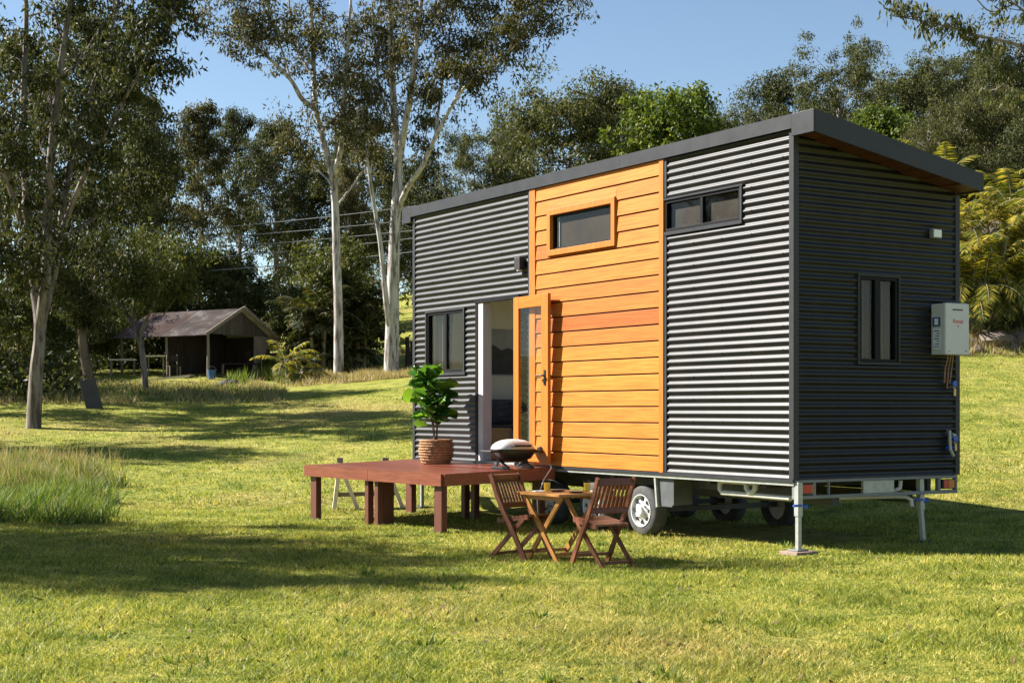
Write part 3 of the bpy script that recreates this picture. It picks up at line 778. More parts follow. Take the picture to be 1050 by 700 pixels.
MB().tube([(.30, .0, .20), (.42, -.02, .15), (.50, -.05, .08), (.30, -.42, .02), (.12, -.52, -.12), (.02, -.53, -.35), (.05, -.50, -.60), (.12, -.45, -.70)], .008, 8).build('gas_hose', 'hose', bq, True)

pt = thing('potted_plant', 'fiddle leaf fig with glossy leaves in a woven basket on deck', 'potted plant', h2w(-.50, 6.52, .702), RZH)
bk = MB(); seg = 28
prof = [(.165, 0), (.20, .05), (.222, .14), (.225, .22), (.21, .30), (.205, .33), (.19, .325), (.185, .26)]
bk.lathe(prof, seg)
for k in range(9):
    z = .025 + k * .036; r = np.interp(z, [0, .05, .14, .22, .30, .33], [.165, .20, .222, .225, .21, .205]) + .004
    bk.tube([((r + .006 * math.sin(i * 2.6 + k * 1.6)) * math.cos(2 * PI * i / 36), (r + .006 * math.sin(i * 2.6 + k * 1.6)) * math.sin(2 * PI * i / 36), z) for i in range(37)], .016, 6)
bk.build('basket', 'basket', pt, True)
MB().lathe([(.183, .27), (.183, .285), (.02, .29)], 20).build('soil', 'soil', pt)
rg = random.Random(5)
stm = MB()
stems = []
for k, (dx, dy, hh) in enumerate(((-.05, .10, 1.12), (.04, .02, .95), (-.03, .20, 1.0))):
    pts = [(dx * .2, dy * .1, .28), (dx * .5, dy * .4, .55), (dx * 1.0, dy * .8, .85), (dx * 1.6, dy * 1.3, hh)]
    stm.tube(pts, [.014, .012, .010, .006], 7); stems.append(pts)
stm.build('stem', 'figstem', pt, True)
def figleaf(mb, base, d, L, W):
    d = Vector(d).normalized(); s = d.cross(Vector((0, 0, 1)))
    if s.length < .1: s = Vector((1, 0, 0))
    s.normalize(); n = s.cross(d).normalized(); o = len(mb.v); base = Vector(base)
    ro = rg.uniform(-.9, .9); s_ = s * math.cos(ro) + n * math.sin(ro); n_ = n * math.cos(ro) - s * math.sin(ro)
    prof = [(0, .04), (.12, .18), (.3, .30), (.5, .36), (.7, .46), (.85, .40), (.96, .18), (1, .02)]
    for t, wv in prof:
        c = base + d * (L * t) - Vector((0, 0, 1)) * (L * .28 * t * t)
        for sx, lift in ((-1, .16), (-.5, .03), (0, 0), (.5, .03), (1, .16)):
            mb.v.append(tuple(c + s_ * (sx * W * wv) + n_ * (lift * W * wv + .012 * math.sin(t * 17 + sx * 4))))
    for i in range(len(prof) - 1):
        for j in range(4):
            mb.f.append((o + i * 5 + j, o + i * 5 + j + 1, o + (i + 1) * 5 + j + 1, o + (i + 1) * 5 + j))
lf = MB()
for k, pts in enumerate(stems):
    for i in range(40 if k == 0 else 30):
        t = .28 + .72 * (i / 20.0); t = min(t, 1.0)
        q = t * 3; a = min(2, int(q)); p = Vector(pts[a]).lerp(Vector(pts[a + 1]), q - a)
        an = i * 2.4 + k + rg.uniform(-.4, .4); el = rg.uniform(.0, 1.2) + .9 * max(0, t - .8) * 3
        d = (math.cos(an), math.sin(an), el)
        L = rg.uniform(.22, .34); figleaf(lf, p + Vector(d).normalized() * .05, d, L, L * .80)
lf.build('foliage', 'fig', pt, True)

# ------------------------------------------------------------------ chairs + table
def face_rot(fx, fy): return math.atan2(-fx, fy)   # local +Y -> (fx,fy)
def chair(x, y, f, label):
    o = thing('folding_chair', label, 'chair', (x, y, gz(x, y) - .01), face_rot(*f), 'folding timber chairs at the garden table')
    W = .205
    for s in (-1, 1):
        mb = MB(); pts = [(s * W, .23, 0), (s * W, .13, .17), (s * W, .03, .34), (s * W, -.06, .47), (s * W, -.15, .64), (s * W, -.235, .845)]
        for i in range(len(pts) - 1):
            a = Vector(pts[i]); b = Vector(pts[i + 1]); e = (b - a).normalized() * .006
            mb.bar(a - e, b + e, .024 - .0004 * i, .05 - .001 * i, (0, 1, 0))
        mb.build('back_post', 'chair', o)
        MB().bar((s * (W - .032), .17, .42), (s * (W - .032), -.28, 0), .022, .042, (0, 1, 0)).build('leg', 'chair', o)
    st = MB()
    for k in range(7):
        y0 = -.17 + k * .058; z = .395 + (y0 + .17) * .13
        st.hexa([(-W + .018, y0, z), (W - .018, y0, z), (W - .018, y0 + .05, z + .0065), (-W + .018, y0 + .05, z + .0065), (-W + .018, y0, z + .018), (W - .018, y0, z + .018), (W - .018, y0 + .05, z + .0245), (-W + .018, y0 + .05, z + .0245)])
    st.build('seat', 'chair', o)
    MB().hexa([(-W + .02, -.17, .365), (-W + .045, -.17, .365), (-W + .045, .23, .417), (-W + .02, .23, .417), (-W + .02, -.17, .394), (-W + .045, -.17, .394), (-W + .045, .23, .446), (-W + .02, .23, .446)]) \
        .hexa([(W - .045, -.17, .365), (W - .02, -.17, .365), (W - .02, .23, .417), (W - .045, .23, .417), (W - .045, -.17, .394), (W - .02, -.17, .394), (W - .02, .23, .446), (W - .045, .23, .446)]).build('seat_rail', 'chair', o)
    MB().bar((-W, -.115, .54), (W, -.115, .54), .022, .055, (0, .38, 1)).build('lower_rail', 'chair', o)
    bk = MB().bar((-W, -.222, .81), (W, -.222, .81), .022, .07, (0, .38, 1)).build('backrest', 'chair', o)
    sl = MB()
    for k in range(8):
        x_ = -W + .048 + k * (2 * W - .096) / 7
        sl.bar((x_, -.118, .565), (x_, -.208, .777), .012, .026, (1, 0, 0))
    sl.build('slats', 'chair', bk)
    MB().bar((-W, .17, .10), (W, .17, .10), .02, .03).build('stretcher', 'chair', o); MB().bar((-W + .03, -.22, .055), (W - .03, -.22, .055), .02, .03).build('stretcher', 'chair', o)
    return o
chair(.10, 14.95, (.75, -.66), 'folding slatted chair on the deck side of the garden table')
chair(.86, 14.28, (-.5, .866), 'folding slatted chair seen from behind, nearest the wheels')
TZ = gz(.49, 14.8)
tb = thing('garden_table', 'small folding timber table set with two glasses of juice', 'table', (.49, 14.8, TZ - .01), math.atan2(.6, .8))
# local x = (.8,.6), local y = (-.6,.8)
tp = MB()
for k in range(7): tp.box(-.295 + k * .0857, -.295 + k * .0857 + .077, -.30, .30, .655, .677)
tp.build('tabletop', 'table', tb)
MB().box(-.31, .31, -.35, -.303, .652, .678).box(-.31, .31, .303, .35, .652, .678).build('border', 'table', tb, bevel=.003)
MB().box(-.25, -.225, -.30, .30, .61, .654).box(.225, .25, -.30, .30, .61, .654).build('apron', 'table', tb)
for s in (-1, 1):
    for q in (-1, 1):
        MB().bar((s * (.235 + .014 * q), q * .26, .63), (s * (.235 + .014 * q), -q * .26, 0), .024, .045, (0, 1, 0)).build('leg', 'table', tb)
MB().bar((-.22, .2, .09), (.22, .2, .09), .02, .03).bar((-.22, -.2, .09), (.22, -.2, .09), .02, .03).build('stretcher', 'table', tb)
def juice(x, y, lab):
    o = thing('juice_glass', lab, 'glass', (x, y, TZ - .01 + .679), 0, 'glasses of orange juice')
    MB().lathe([(.030, .0), (.036, .115), (.0335, .115), (.028, .006)], 20, (0, 0, 0), 2, False).build('tumbler', 'glass2', o, True)
    MB().lathe([(.0272, .007), (.0322, .092), (.001, .0922)], 20).build('juice', 'juice', o, True)
def dish(x, y, lab):
    o = MB().lathe([(.001, .004), (.06, .004), (.10, .016), (.103, .019), (.06, .009), (.001, .009)], 28).build('plate', 'plate', None, True)
    o.location = (x, y, TZ - .01 + .678); tag(o, lab, 'plate', 'dark plates on the table')
juice(.345, 14.78, 'glass of orange juice on the chair-backed corner by the deck')
juice(.735, 14.70, 'glass of orange juice beside the nearer chair back')
dish(.45, 14.93, 'dark plate next to the glass nearest the deck')
dish(.63, 14.68, 'dark plate next to the glass by the nearer chair')
o = MB().box(-.06, .06, -.035, .035, 0, .006).build('napkin', 'napkin'); o.location = (.27, 14.93, TZ + .669); o.rotation_euler = (0, 0, .5)
tag(o, 'folded white napkin on the garden table corner', 'napkin')

# ------------------------------------------------------------------ trees
def px3(px, py, Z): return np.array([(px - 525) / FPX * Z, Z, EYE + (421 - py) / FPX * Z])
def smooth_path(pts, n=4):
    pts = np.array(pts, float); out = []
    for i in range(len(pts) - 1):
        p0 = pts[max(i - 1, 0)]; p1 = pts[i]; p2 = pts[i + 1]; p3 = pts[min(i + 2, len(pts) - 1)]
        for k in range(n):
            t = k / n
            out.append(.5 * ((2 * p1) + (-p0 + p2) * t + (2 * p0 - 5 * p1 + 4 * p2 - p3) * t * t + (-p0 + 3 * p1 - 3 * p2 + p3) * t ** 3))
    out.append(pts[-1]); return np.array(out)

class Tree:
    def __init__(s, seed, leaf=(.22, .065), rc=.7, nl=70, hang=.9, flat=.75):
        s.rng = np.random.default_rng(seed); s.mb = MB(); s.c = []; s.d = []; s.L = []
        s.leaf = leaf; s.rc = rc; s.nl = nl; s.hang = hang; s.flat = flat
    def limb(s, pts, r0, r1, seg=7, sm=3):
        p = smooth_path(pts, sm); t = np.linspace(0, 1, len(p))
        s.mb.tube([tuple(q) for q in p], list(r0 + (r1 - r0) * t ** .85), seg); return p
    def clump(s, c, k=1.0, n=None):
        rng = s.rng; n = int((n or s.nl) * k * rng.uniform(.6, 1.3)); rc = s.rc * k * rng.uniform(.7, 1.25)
        u = unit(rng.normal(size=(n, 3))); rr = rng.random(n) ** .5
        ax = np.array([1, 1, s.flat]) * rng.uniform(.75, 1.25, 3)
        p = c + u * (rr * rc)[:, None] * ax
        p[:, 2] -= .25 * rc * (np.linalg.norm(u[:, :2], axis=1)) ** 2
        d = rng.normal(size=(n, 3)) * .6; d[:, 2] -= s.hang; d += u * .35
        s.c.append(p); s.d.append(d); s.L.append(np.full(n, s.leaf[0]) * rng.uniform(.6, 1.25, n))
    def twigs(s, path, f0, n, ln, r=.02, up=.35, k=1.0, sub=2):
        rng = s.rng; m = len(path)
        for i in range(n):
            t = f0 + (1 - f0) * (i + rng.random()) / n; q = t * (m - 1); a = min(int(q), m - 2)
            p = path[a] + (path[a + 1] - path[a]) * (q - a); dr = unit(path[a + 1] - path[a])
            d = unit(rng.normal(size=3) + dr * .5 + np.array([0, 0, up])); L = ln * rng.uniform(.5, 1.25)
            w = p + d * L * .5 + rng.normal(size=3) * L * .08; e = p + d * L + np.array([0, 0, .12 * L * rng.normal()])
            s.mb.tube([tuple(p), tuple(w), tuple(e)], [r, r * .7, r * .3], 4, False)
            s.clump(e, k)
            for j in range(sub):
                e2 = w + unit(rng.normal(size=3) + d * .6) * L * rng.uniform(.25, .55)
                s.mb.tube([tuple(w), tuple(e2)], [r * .6, r * .25], 3, False); s.clump(e2, k * .8)
        s.clump(path[-1], k)
    def build(s, root, bark, lf):
        s.mb.build('trunk', bark, root, True)
        c = np.concatenate(s.c); d = np.concatenate(s.d); L = np.concatenate(s.L)
        v = leaves(c, d, L, L * s.leaf[1] / s.leaf[0], s.rng)
        link('crown', np_mesh('crown', v, 4), lf, root)

def auto_tree(seed, H, t0, cw, nlimb, prof, leaf, rc, nl, bark, lf, name, elev=(25, 60), lean=.04, hang=.9, sub=2, tw=5, flat=.75):
    root = thing(name, 'x', 'tree'); T = Tree(seed, leaf, rc, nl, hang, flat); rng = T.rng
    n = 7; tp = [np.array([0, 0, -.4])]
    for i in range(1, n + 1):
        tp.append(np.array([rng.normal() * lean * H * .4 * i / n, rng.normal() * lean * H * .4 * i / n, H * .9 * i / n]))
    path = T.limb(tp, H * .017, H * .003, 8)
    for i in range(nlimb):
        t = t0 + (1 - t0) * (i + rng.random() * .8) / nlimb; q = t * (len(path) - 1); a = min(int(q), len(path) - 2)
        p = path[a] + (path[a + 1] - path[a]) * (q - a)
        az = i * 2.399 + rng.uniform(-.5, .5); el = R(rng.uniform(*elev)); L = cw * np.interp((t - t0) / (1 - t0), *prof) * rng.uniform(.65, 1.2)
        d = np.array([math.cos(az) * math.cos(el), math.sin(az) * math.cos(el), math.sin(el)])
        e = p + d * L; m = p + d * L * .5 + np.array([0, 0, -.06 * L]) + rng.normal(size=3) * .05 * L
        r = max(.012, H * .0065 * (1 - t * .6))
        pa = T.limb([p, m, e], r, r * .25, 5)
        T.twigs(pa, .35, tw, L * .38 + .3, r * .35, .3, 1.0, sub)
    T.clump(path[-1], 1.2); T.build(root, bark, lf)
    return root
def copy_tree(o, parent=None):
    c = o.copy(); COL.objects.link(c)
    if parent: c.parent = parent
    for ch in o.children:
        d = ch.copy(); COL.objects.link(d); d.parent = c
    return c

PR = {}
PR['tallgum'] = (auto_tree(11, 16, .34, 3.6, 24, ([0, .3, .7, 1], [.8, 1, .8, .35]), (.25, .085), .74, 60, 'greybark', 'gumdark', 'gum_tree'), 16)
PR['slimgum'] = (auto_tree(12, 16, .42, 2.7, 18, ([0, .4, 1], [.8, 1, .4]), (.24, .08), .72, 80, 'gumbark', 'gumleaf', 'gum_tree', (30, 65)), 16)
PR['olive'] = (auto_tree(13, 13, .28, 5.0, 30, ([0, .3, .7, 1], [.9, 1.0, .85, .45]), (.24, .09), .92, 100, 'greybark', 'olive', 'gum_tree', (15, 60)), 13)
PR['bright'] = (auto_tree(14, 12, .22, 4.4, 30, ([0, .35, .7, 1], [.95, 1, .75, .35]), (.28, .145), .85, 78, 'darkbark', 'bright', 'broadleaf_tree', (15, 60), hang=.4), 12)
PR['dark'] = (auto_tree(15, 14, .22, 4.2, 30, ([0, .35, .7, 1], [.9, 1, .85, .4]), (.25, .095), .84, 68, 'darkbark', 'gumdark', 'dark_tree', (15, 55)), 14)
PR['open'] = (auto_tree(16, 15, .40, 4.6, 20, ([0, .4, 1], [.8, 1, .6]), (.23, .075), .72, 88, 'gumbark', 'olive', 'gum_tree', (25, 60), .06), 15)
PR['bush'] = (auto_tree(17, 4.5, .1, 2.3, 22, ([0, .4, 1], [1, 1, .5]), (.17, .06), .5, 70, 'darkbark', 'shrub', 'shrub', (10, 65)), 4.5)
used = set()
def plant(kind, px, Z, top, label, wx=1.0, rz=0, group=None, cat=None, X=None, hgt=None, base=None):
    root, H = PR[kind]
    o = root if kind not in used else copy_tree(root)
    used.add(kind)
    x = (px - 525) / FPX * Z if X is None else X
    z0 = gz(x, Z); h = hgt or (EYE + (421 - top) / FPX * Z - z0)
    k = h / (H * (1.06 if hgt is None else 1)); o.location = (x, Z, z0); o.scale = (k * wx, k * wx, k); o.rotation_euler = (0, 0, rz)
    o['label'] = label; o['category'] = cat or ('shrub' if kind == 'bush' else 'tree')
    if group: o['group'] = group
    return o
# forest behind, left to right
G1 = 'forest trees behind the yard'
rows = [
 ('tallgum', 8, 66, 5, 'tall dark gum at the left picture edge behind the forked trunk', .95, .3),
 ('tallgum', 92, 70, -25, 'tall dark gum behind the leaning grey board', 1.0, 1.9),
 ('dark', 140, 62, 120, 'dark bushy tree rising behind the left end of the shed', .9, 1.2),
 ('slimgum', 158, 74, 70, 'thin airy gum with wispy top beside the open sky', .8, .5),
 ('slimgum', 205, 82, 84, 'gum with two small rounded tops, left one over the shed', .95, 2.5),
 ('tallgum', 246, 86, 92, 'gum with a pointed rounded top over the shed ridge', .85, 4.0),
 ('tallgum', 284, 80, 104, 'broad topped gum directly left of the first white trunk', 1.05, 5.0),
 ('dark', 318, 84, 150, 'dark tree behind the power cables and first white trunk', 1.0, .2),
 ('tallgum', 372, 72, 96, 'brown green gum crown between the two white trunks', .95, 3.0),
 ('slimgum', 358, 66, 150, 'slender pale stemmed gum standing between the two white trunks', .7, 1.0),
 ('dark', 436, 78, 150, 'dark tree directly right of the forked white trunk', .9, 2.0),
 ('dark', 402, 88, 175, 'dark low tree behind the foot of the forked white trunk', 1.1, .7),
 ('open', 484, 74, 127, 'light green gum with open crown above the left roof end', .82, .8),
 ('olive', 527, 92, 118, 'small olive crown peeping beside the light green gum', .6, .3),
 ('olive', 585, 76, 84, 'large rounded olive grey gum above the timber panel', 1.12, 1.1),
 ('dark', 641, 84, 80, 'dark rounded tree between the olive gum and the bright tree', .85, 1.4),
 ('bright', 690, 62, 78, 'bright green leafy tree above the long roof edge', .92, .9),
 ('olive', 752, 82, 112, 'olive tree low over the roof beside the open sky', .9, 2.2),
 ('dark', 800, 86, 66, 'dark tree at the edge of the hillside above the roof corner', .95, 3.3),
 ('open', 862, 82, 40, 'tall open gum with several pale stems above the roof corner', .95, 4.1),
 ('dark', 845, 92, 96, 'dark tree filling in behind the open gum with pale stems', 1.2, 5.2),
 ('olive', 925, 92, 66, 'olive tree on the hillside beneath the overhanging branch tip', 1.0, .6),
 ('open', 985, 96, 58, 'open pale stemmed gum high on the right hillside', 1.0, 2.9),
 ('olive', 1045, 98, 42, 'olive gum topping the right hillside at the picture edge', 1.2, 3.9),
 ('bright', 903, 78, 104, 'yellow green tree on the hillside just over the sloping roof', .9, 4.4),
 ('open', 950, 74, 118, 'gum with bare pale stems behind the palm tops', .8, 5.5),
 ('olive', 1010, 76, 92, 'grey olive gum on the hillside above the golden palms', .95, 1.6),
 ('dark', 1062, 72, 108, 'dark tree behind the golden palms at the right edge', 1.0, 2.4),
]
for kind, px, Z, top, lab, wx, rz in rows: plant(kind, px, Z, top, lab, wx, rz, G1)
# trees out of the picture on the left that shade the lawn
G2 = 'yard trees beyond the left picture edge'
for kind, x, y, h, lab, wx, rz in (
    ('olive', -14.9, 17.9, 9.8, 'spreading olive gum shading the near lawn', 1.0, .4),
    ('open', -18.3, 21.6, 11.0, 'taller open gum behind the spreading one that shades the near lawn', .9, 2.0),
    ('dark', -20.5, 37.0, 11.0, 'dark tree left of the long grass shading the middle lawn', .8, 3.0),
    ('tallgum', -21.5, 45.5, 14.0, 'tall gum left of the forked trunk shading the far lawn', .85, 1.0),
    ('dark', -16.2, 17.2, 9.4, 'lower dense tree in front of the spreading gum that shades the near lawn', 1.0, 1.3),
    ('dark', -24.0, 52.0, 13.0, 'dark tree farthest up the slope left of the shed', .9, 2.2)):
    plant(kind, 0, y, 0, lab, wx, rz, G2, X=x, hgt=h)
# bushes
for px, Z, top, lab, wx, rz in (
    (205, 64, 262, 'sunlit green shrub behind the shed roof', 1.25, .3),
    (246, 66, 272, 'green shrub behind the shed gable', 1.1, 1.7),
    (150, 63, 285, 'grey green shrub behind the lean-to of the shed', 1.2, 2.8),
    (20, 56, 300, 'shrub behind the forked grey trunk at the left edge', 1.4, .9),
    (70, 58, 290, 'shrub behind the leaning grey board', 1.3, 3.9),
    (300, 62, 300, 'shrub between the shed and the palm clump', .9, 5.0),
    (273, 57, 368, 'low bright shrub beside the right shed wall', 1.2, 4.0),
    (432, 60, 352, 'low dark shrub at the foot of the forked white trunk', 1.6, 2.0),
    (338, 59, 262, 'tall dark leafy bush inside the palm clump at the first white trunk', 1.25, 2.2),
    (1046, 50, 240, 'shrub behind the golden palms', 1.0, 1.0)):
    plant('bush', px, Z, top, lab, wx, rz, 'yard shrubs')

# hand shaped gums ------------------------------------------------
def hero(name, label, Z, bark, lf, seed, limbs, leaf, rc, nl, hang=.9, flat=.75):
    T = Tree(seed, leaf, rc, nl, hang, flat); rng = T.rng
    b = px3(limbs[0][0][0][0], limbs[0][0][0][1], Z); base = np.array([b[0], Z, gz(b[0], Z)])
    root = thing(name, label, 'tree', tuple(base))
    for pts, r0, r1, tw in limbs:
        dz = 0; P = []
        for i, q in enumerate(pts):
            p = px3(q[0], q[1], Z)
            if len(q) > 2: dz = q[2]
            p = px3(q[0], q[1], Z + dz) - base
            P.append(p)
        if pts is limbs[0][0]: P[0][2] = -.3
        path = T.limb(P, r0, r1, 9, 4)
        if tw: T.twigs(path, tw[0], tw[1], tw[2], max(.012, r1 * .7), tw[3] if len(tw) > 3 else .3, tw[4] if len(tw) > 4 else 1., 2)
    T.build(root, bark, lf); return root
hero('gum_tree', 'forked grey gum trunk with dense dark crown at left', 40, 'greybark', 'gumdark', 21, [
    ([(34, 437), (37, 385), (41, 335), (33, 275, .6), (27, 200, 1), (24, 110, 1.4), (27, 10), (20, -80)], .215, .045, (.36, 30, 1.3)),
    ([(41, 338), (48, 270, -.4), (51, 180, -.8), (60, 85, -1), (72, 0), (80, -80)], .16, .05, (.3, 30, 1.4)),
    ([(42, 332), (58, 265, .3), (68, 190, .8), (88, 110, 1.4), (112, 40, 1.8), (130, -40)], .14, .035, (.25, 34, 1.4)),
    ([(52, 268), (84, 185, -.8), (122, 112, -1.4), (155, 55, -1.8), (182, 4)], .09, .02, (.25, 30, 1.0)),
    ([(30, 260), (6, 180, -1), (-30, 100, -1.5), (-60, 20)], .10, .03, (.2, 24, 1.4)),
    ([(60, 245), (95, 225, 1), (135, 190, 2), (162, 150)], .06, .015, (.2, 20, 1.0)),
    ([(88, 110, 1.4), (130, 70, 2.2), (160, 20, 2.4), (165, -20)], .05, .015, (.1, 16, .9)),
    ([(48, 300), (20, 270, -1), (-10, 262, -1.6)], .06, .02, (.2, 14, 1.0)),
  ], (.18, .06), .54, 74)
hero('small_tree', 'small grey leaved tree leaning in front of the shed', 50, 'greybark', 'shrub', 22, [
    ([(150, 396), (146, 362), (139, 340), (128, 318, .5), (118, 290, .8), (108, 262)], .12, .03, (.62, 18, 1.0)),
    ([(143, 345), (156, 315, -.5), (168, 290, -.8), (180, 262)], .07, .02, (.5, 18, .9)),
    ([(136, 335), (140, 300, .5), (146, 262, .8)], .06, .02, (.3, 16, 1.0)),
    ([(128, 318), (104, 290, -.6), (82, 262, -1)], .05, .015, (.5, 14, .9)),
    ([(168, 322), (182, 303, -.4), (190, 296)], .03, .012, (.9, 2, .4)),
  ], (.16, .052), .6, 90)
hero('dark_tree', 'dark leaning tree behind the grey board', 46, 'darkbark', 'gumdark', 23, [
    ([(98, 408), (88, 370), (84, 335), (92, 300, .6), (100, 250)], .20, .05, (.4, 20, 1.2)),
    ([(84, 335), (60, 305, -.5), (38, 280, -.9)], .09, .03, (.3, 14, 1.1)),
  ], (.17, .055), .6, 92)
hero('white_gum', 'white trunked gum with long arching branch to the left', 55, 'gumbark', 'gumleaf', 24, [
    ([(347, 379), (347, 330), (345, 260), (342, 190), (330, 140, .2), (323, 105, .3), (321, 50, .5), (318, -10, .6), (316, -70)], .20, .045, (.6, 22, 1.3)),
    ([(341, 185), (350, 150, -.6), (352, 110, -1), (356, 50, -1.2), (362, -30)], .13, .04, (.3, 26, 1.4)),
    ([(324, 112), (310, 102, -.4), (298, 82, -.8), (276, 60, -1.2), (250, 40, -1.6), (222, 33, -1.8), (200, 24)], .11, .015, (.45, 18, 1.0, .5, .75)),
    ([(276, 60, -1.2), (258, 28, -1), (232, -5, -.6)], .05, .012, (.2, 14, .9, .5, .8)),
    ([(298, 82, -.8), (285, 40, -.3), (262, -10)], .05, .015, (.3, 14, 1.0)),
    ([(322, 80), (300, 40, .8), (296, -20)], .06, .02, (.3, 14, 1.1)),
    ([(330, 135), (356, 105, 1), (372, 70, 1.6), (378, 20)], .06, .02, (.2, 22, 1.2)),
    ([(343, 215), (372, 175, .8), (382, 150, 1.2), (392, 120)], .05, .015, (.35, 14, 1.0)),
    ([(342, 190), (312, 160, .8), (300, 140)], .05, .015, (.3, 10, 1.0)),
  ], (.18, .058), .58, 58)
hero('white_gum', 'forked white trunked gum beside the left end of the tiny house', 54, 'gumbark', 'gumleaf', 25, [
    ([(401, 380), (402, 340), (403, 290), (405, 230), (408, 175), (405, 130, .2), (401, 60, .4), (400, -10), (398, -70)], .30, .06, (.66, 16, 1.2)),
    ([(408, 172), (414, 135, -.4), (421, 95, -.7), (427, 45, -.9), (433, -10), (437, -70)], .155, .05, (.35, 22, 1.3)),
    ([(408, 215), (418, 192, -.5), (432, 172, -1), (446, 142, -1.5), (466, 104, -2), (488, 78, -2.3), (520, 55, -2.5), (548, 25, -2.6), (588, 2)], .12, .015, (.5, 34, 1.0, .45, .9)),
    ([(466, 104, -2), (480, 70, -1.6), (492, 30, -1.2), (505, -25)], .06, .02, (.15, 30, 1.1)),
    ([(446, 142, -1.5), (452, 95, -1), (460, 40, -.6), (470, -20)], .06, .02, (.2, 24, 1.1)),
    ([(520, 55, -2.5), (535, 20, -2.8), (545, -20)], .04, .012, (.1, 14, .9)),
    ([(427, 50, -.9), (455, 10, -1.4), (475, -40)], .06, .02, (.2, 16, 1.2)),
    ([(401, 345), (396, 310, -.3), (390, 250, -.5), (381, 195, -.7), (374, 150, -.7), (366, 112)], .13, .03, (.7, 8, .9)),
    ([(405, 130), (390, 95, .7), (384, 40, 1.2), (380, -20)], .07, .02, (.2, 20, 1.2)),
    ([(408, 175), (432, 150, 1), (442, 120, 1.4)], .04, .012, (.4, 8, .7)),
  ], (.18, .058), .55, 58)
hero('gum_tree', 'gum on the right whose leafy branch overhangs the picture corner', 30, 'greybark', 'olive', 26, [
    ([(1215, 330), (1214, 250), (1210, 150), (1200, 40), (1196, -90)], .24, .08, (.5, 20, 1.2)),
    ([(1212, 175), (1150, 110, -.3), (1100, 70, -.5), (1050, 48, -.6), (1000, 36, -.7), (958, 24, -.8), (912, 16)], .07, .008, (.55, 24, .42, -.1, .62)),
    ([(1100, 70, -.5), (1070, 30, -.4), (1040, 4, -.4), (1010, -12)], .035, .01, (.25, 10, .5, .0, .6)),
    ([(1050, 48, -.6), (1030, 80, -.8), (1040, 100)], .02, .008, (.2, 8, .4, -.1, .6)),
    ([(1040, 4, -.4), (1016, 12, -.2), (1000, -2), (985, -14)], .02, .008, None),
    ([(1207, 120), (1150, 30, .5), (1110, -30)], .07, .03, (.3, 16, .9)),
  ], (.17, .045), .36, 24, 1.3)

# palms -----------------------------------------------------------
def frond(T, mb, p, az, el, L, rng, droop=1.0, W=.045, ll=.5):
    n = 12; pts = []; d = np.array([math.cos(az) * math.cos(el), math.sin(az) * math.cos(el), math.sin(el)]); q = np.array(p, float)
    for i in range(n + 1):
        pts.append(q.copy()); q = q + d * L / n; d = unit(d + np.array([0, 0, -.16 * droop * (.35 + 1.2 * i / n)]))
    mb.tube([tuple(x) for x in pts], list(np.linspace(.022, .004, n + 1)), 4, False)
    pts = np.array(pts); m = 34
    for sgn in (-1, 1):
        t = np.linspace(.14, 1, m); qi = t * n; a = np.minimum(qi.astype(int), n - 1); f = (qi - a)[:, None]
        b = pts[a] * (1 - f) + pts[a + 1] * f; tg = unit(pts[a + 1] - pts[a]); sd = unit(np.cross(tg, np.array([0, 0, 1.]))) * sgn; up = np.cross(sd * sgn, tg)
        dd = unit(sd * .85 + tg * .55 + up * .25 + np.array([0, 0, -.55]) + rng.normal(size=(m, 3)) * .12)
        ln = ll * np.sin(np.pi * np.clip(t * .86 + .1, 0, 1)) ** .6 * rng.uniform(.85, 1.1, m)
        w = unit(np.cross(dd, up)) * W * .5
        tip = b + dd * ln[:, None]; tip[:, 2] -= .12 * ln
        mid = b + dd * ln[:, None] * .45
        T.append(np.stack([b, mid + w, tip, mid - w], 1).reshape(-1, 3))
def palm(label, x, y, hs, seed, lf, name='palm_tree', L=2.0, spread=.5, nf=9, group=None, el=(-.1, 1.25), ll=.5):
    rng = np.random.default_rng(seed); root = thing(name, label, 'palm', (x, y, gz(x, y)), 0, group); mb = MB(); T = []; fm = MB()
    for h in hs:
        a = rng.uniform(0, 6.28); r = spread * rng.uniform(.1, 1); bx, by = r * math.cos(a), r * math.sin(a)
        tx, ty = bx * (1 + h * .22), by * (1 + h * .22)
        mb.tube([(bx, by, -.2), ((bx + tx) / 2, (by + ty) / 2, h * .55), (tx, ty, h)], [.075, .06, .05], 8)
        for k in range(nf):
            frond(T, fm, (tx, ty, h), k * 2.4 + rng.uniform(-.4, .4), rng.uniform(*el), L * rng.uniform(.75, 1.15), rng, rng.uniform(.7, 1.3), ll=ll)
    mb.build('trunk', 'palmstem', root, True)
    c = link('crown', np_mesh('crown', np.concatenate(T), 4), lf, root)
    fm.build('frond_stem', 'palmstem', c)
    return root
GP = 'golden palms by the hillside'
palm('clump of golden palms with yellow arching fronds beside the house', 14.4, 45.8 + 2.2, (1.5, 2.2, 2.9, 3.6, 3.2, 1.0, 2.6, .6, .3, .5, 1.9, 1.3), 31, 'palm', L=2.2, spread=.9, group=GP, nf=11)
palm('second clump of golden palms at the right picture edge', 16.4, 48.6, (1.2, 2.4, 3.4, 4.3, 3.0, 1.8, .5, .8, 2.0), 32, 'palm', L=2.3, spread=.9, group=GP, nf=11)
palm('pale fronded palm top showing just over the low roof edge', 15.9, 57.5, (4.4, 5.0), 33, 'palm', L=2.3, spread=.5, nf=11, group=GP)
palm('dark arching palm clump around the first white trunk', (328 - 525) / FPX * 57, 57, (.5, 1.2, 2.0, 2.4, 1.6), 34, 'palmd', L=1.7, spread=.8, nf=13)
palm('dark palm clump right of the first white trunk', (368 - 525) / FPX * 57.6, 57.6, (.6, 1.4, 2.2, 2.6, 1.8), 35, 'palmd', L=1.7, spread=.8, nf=13)
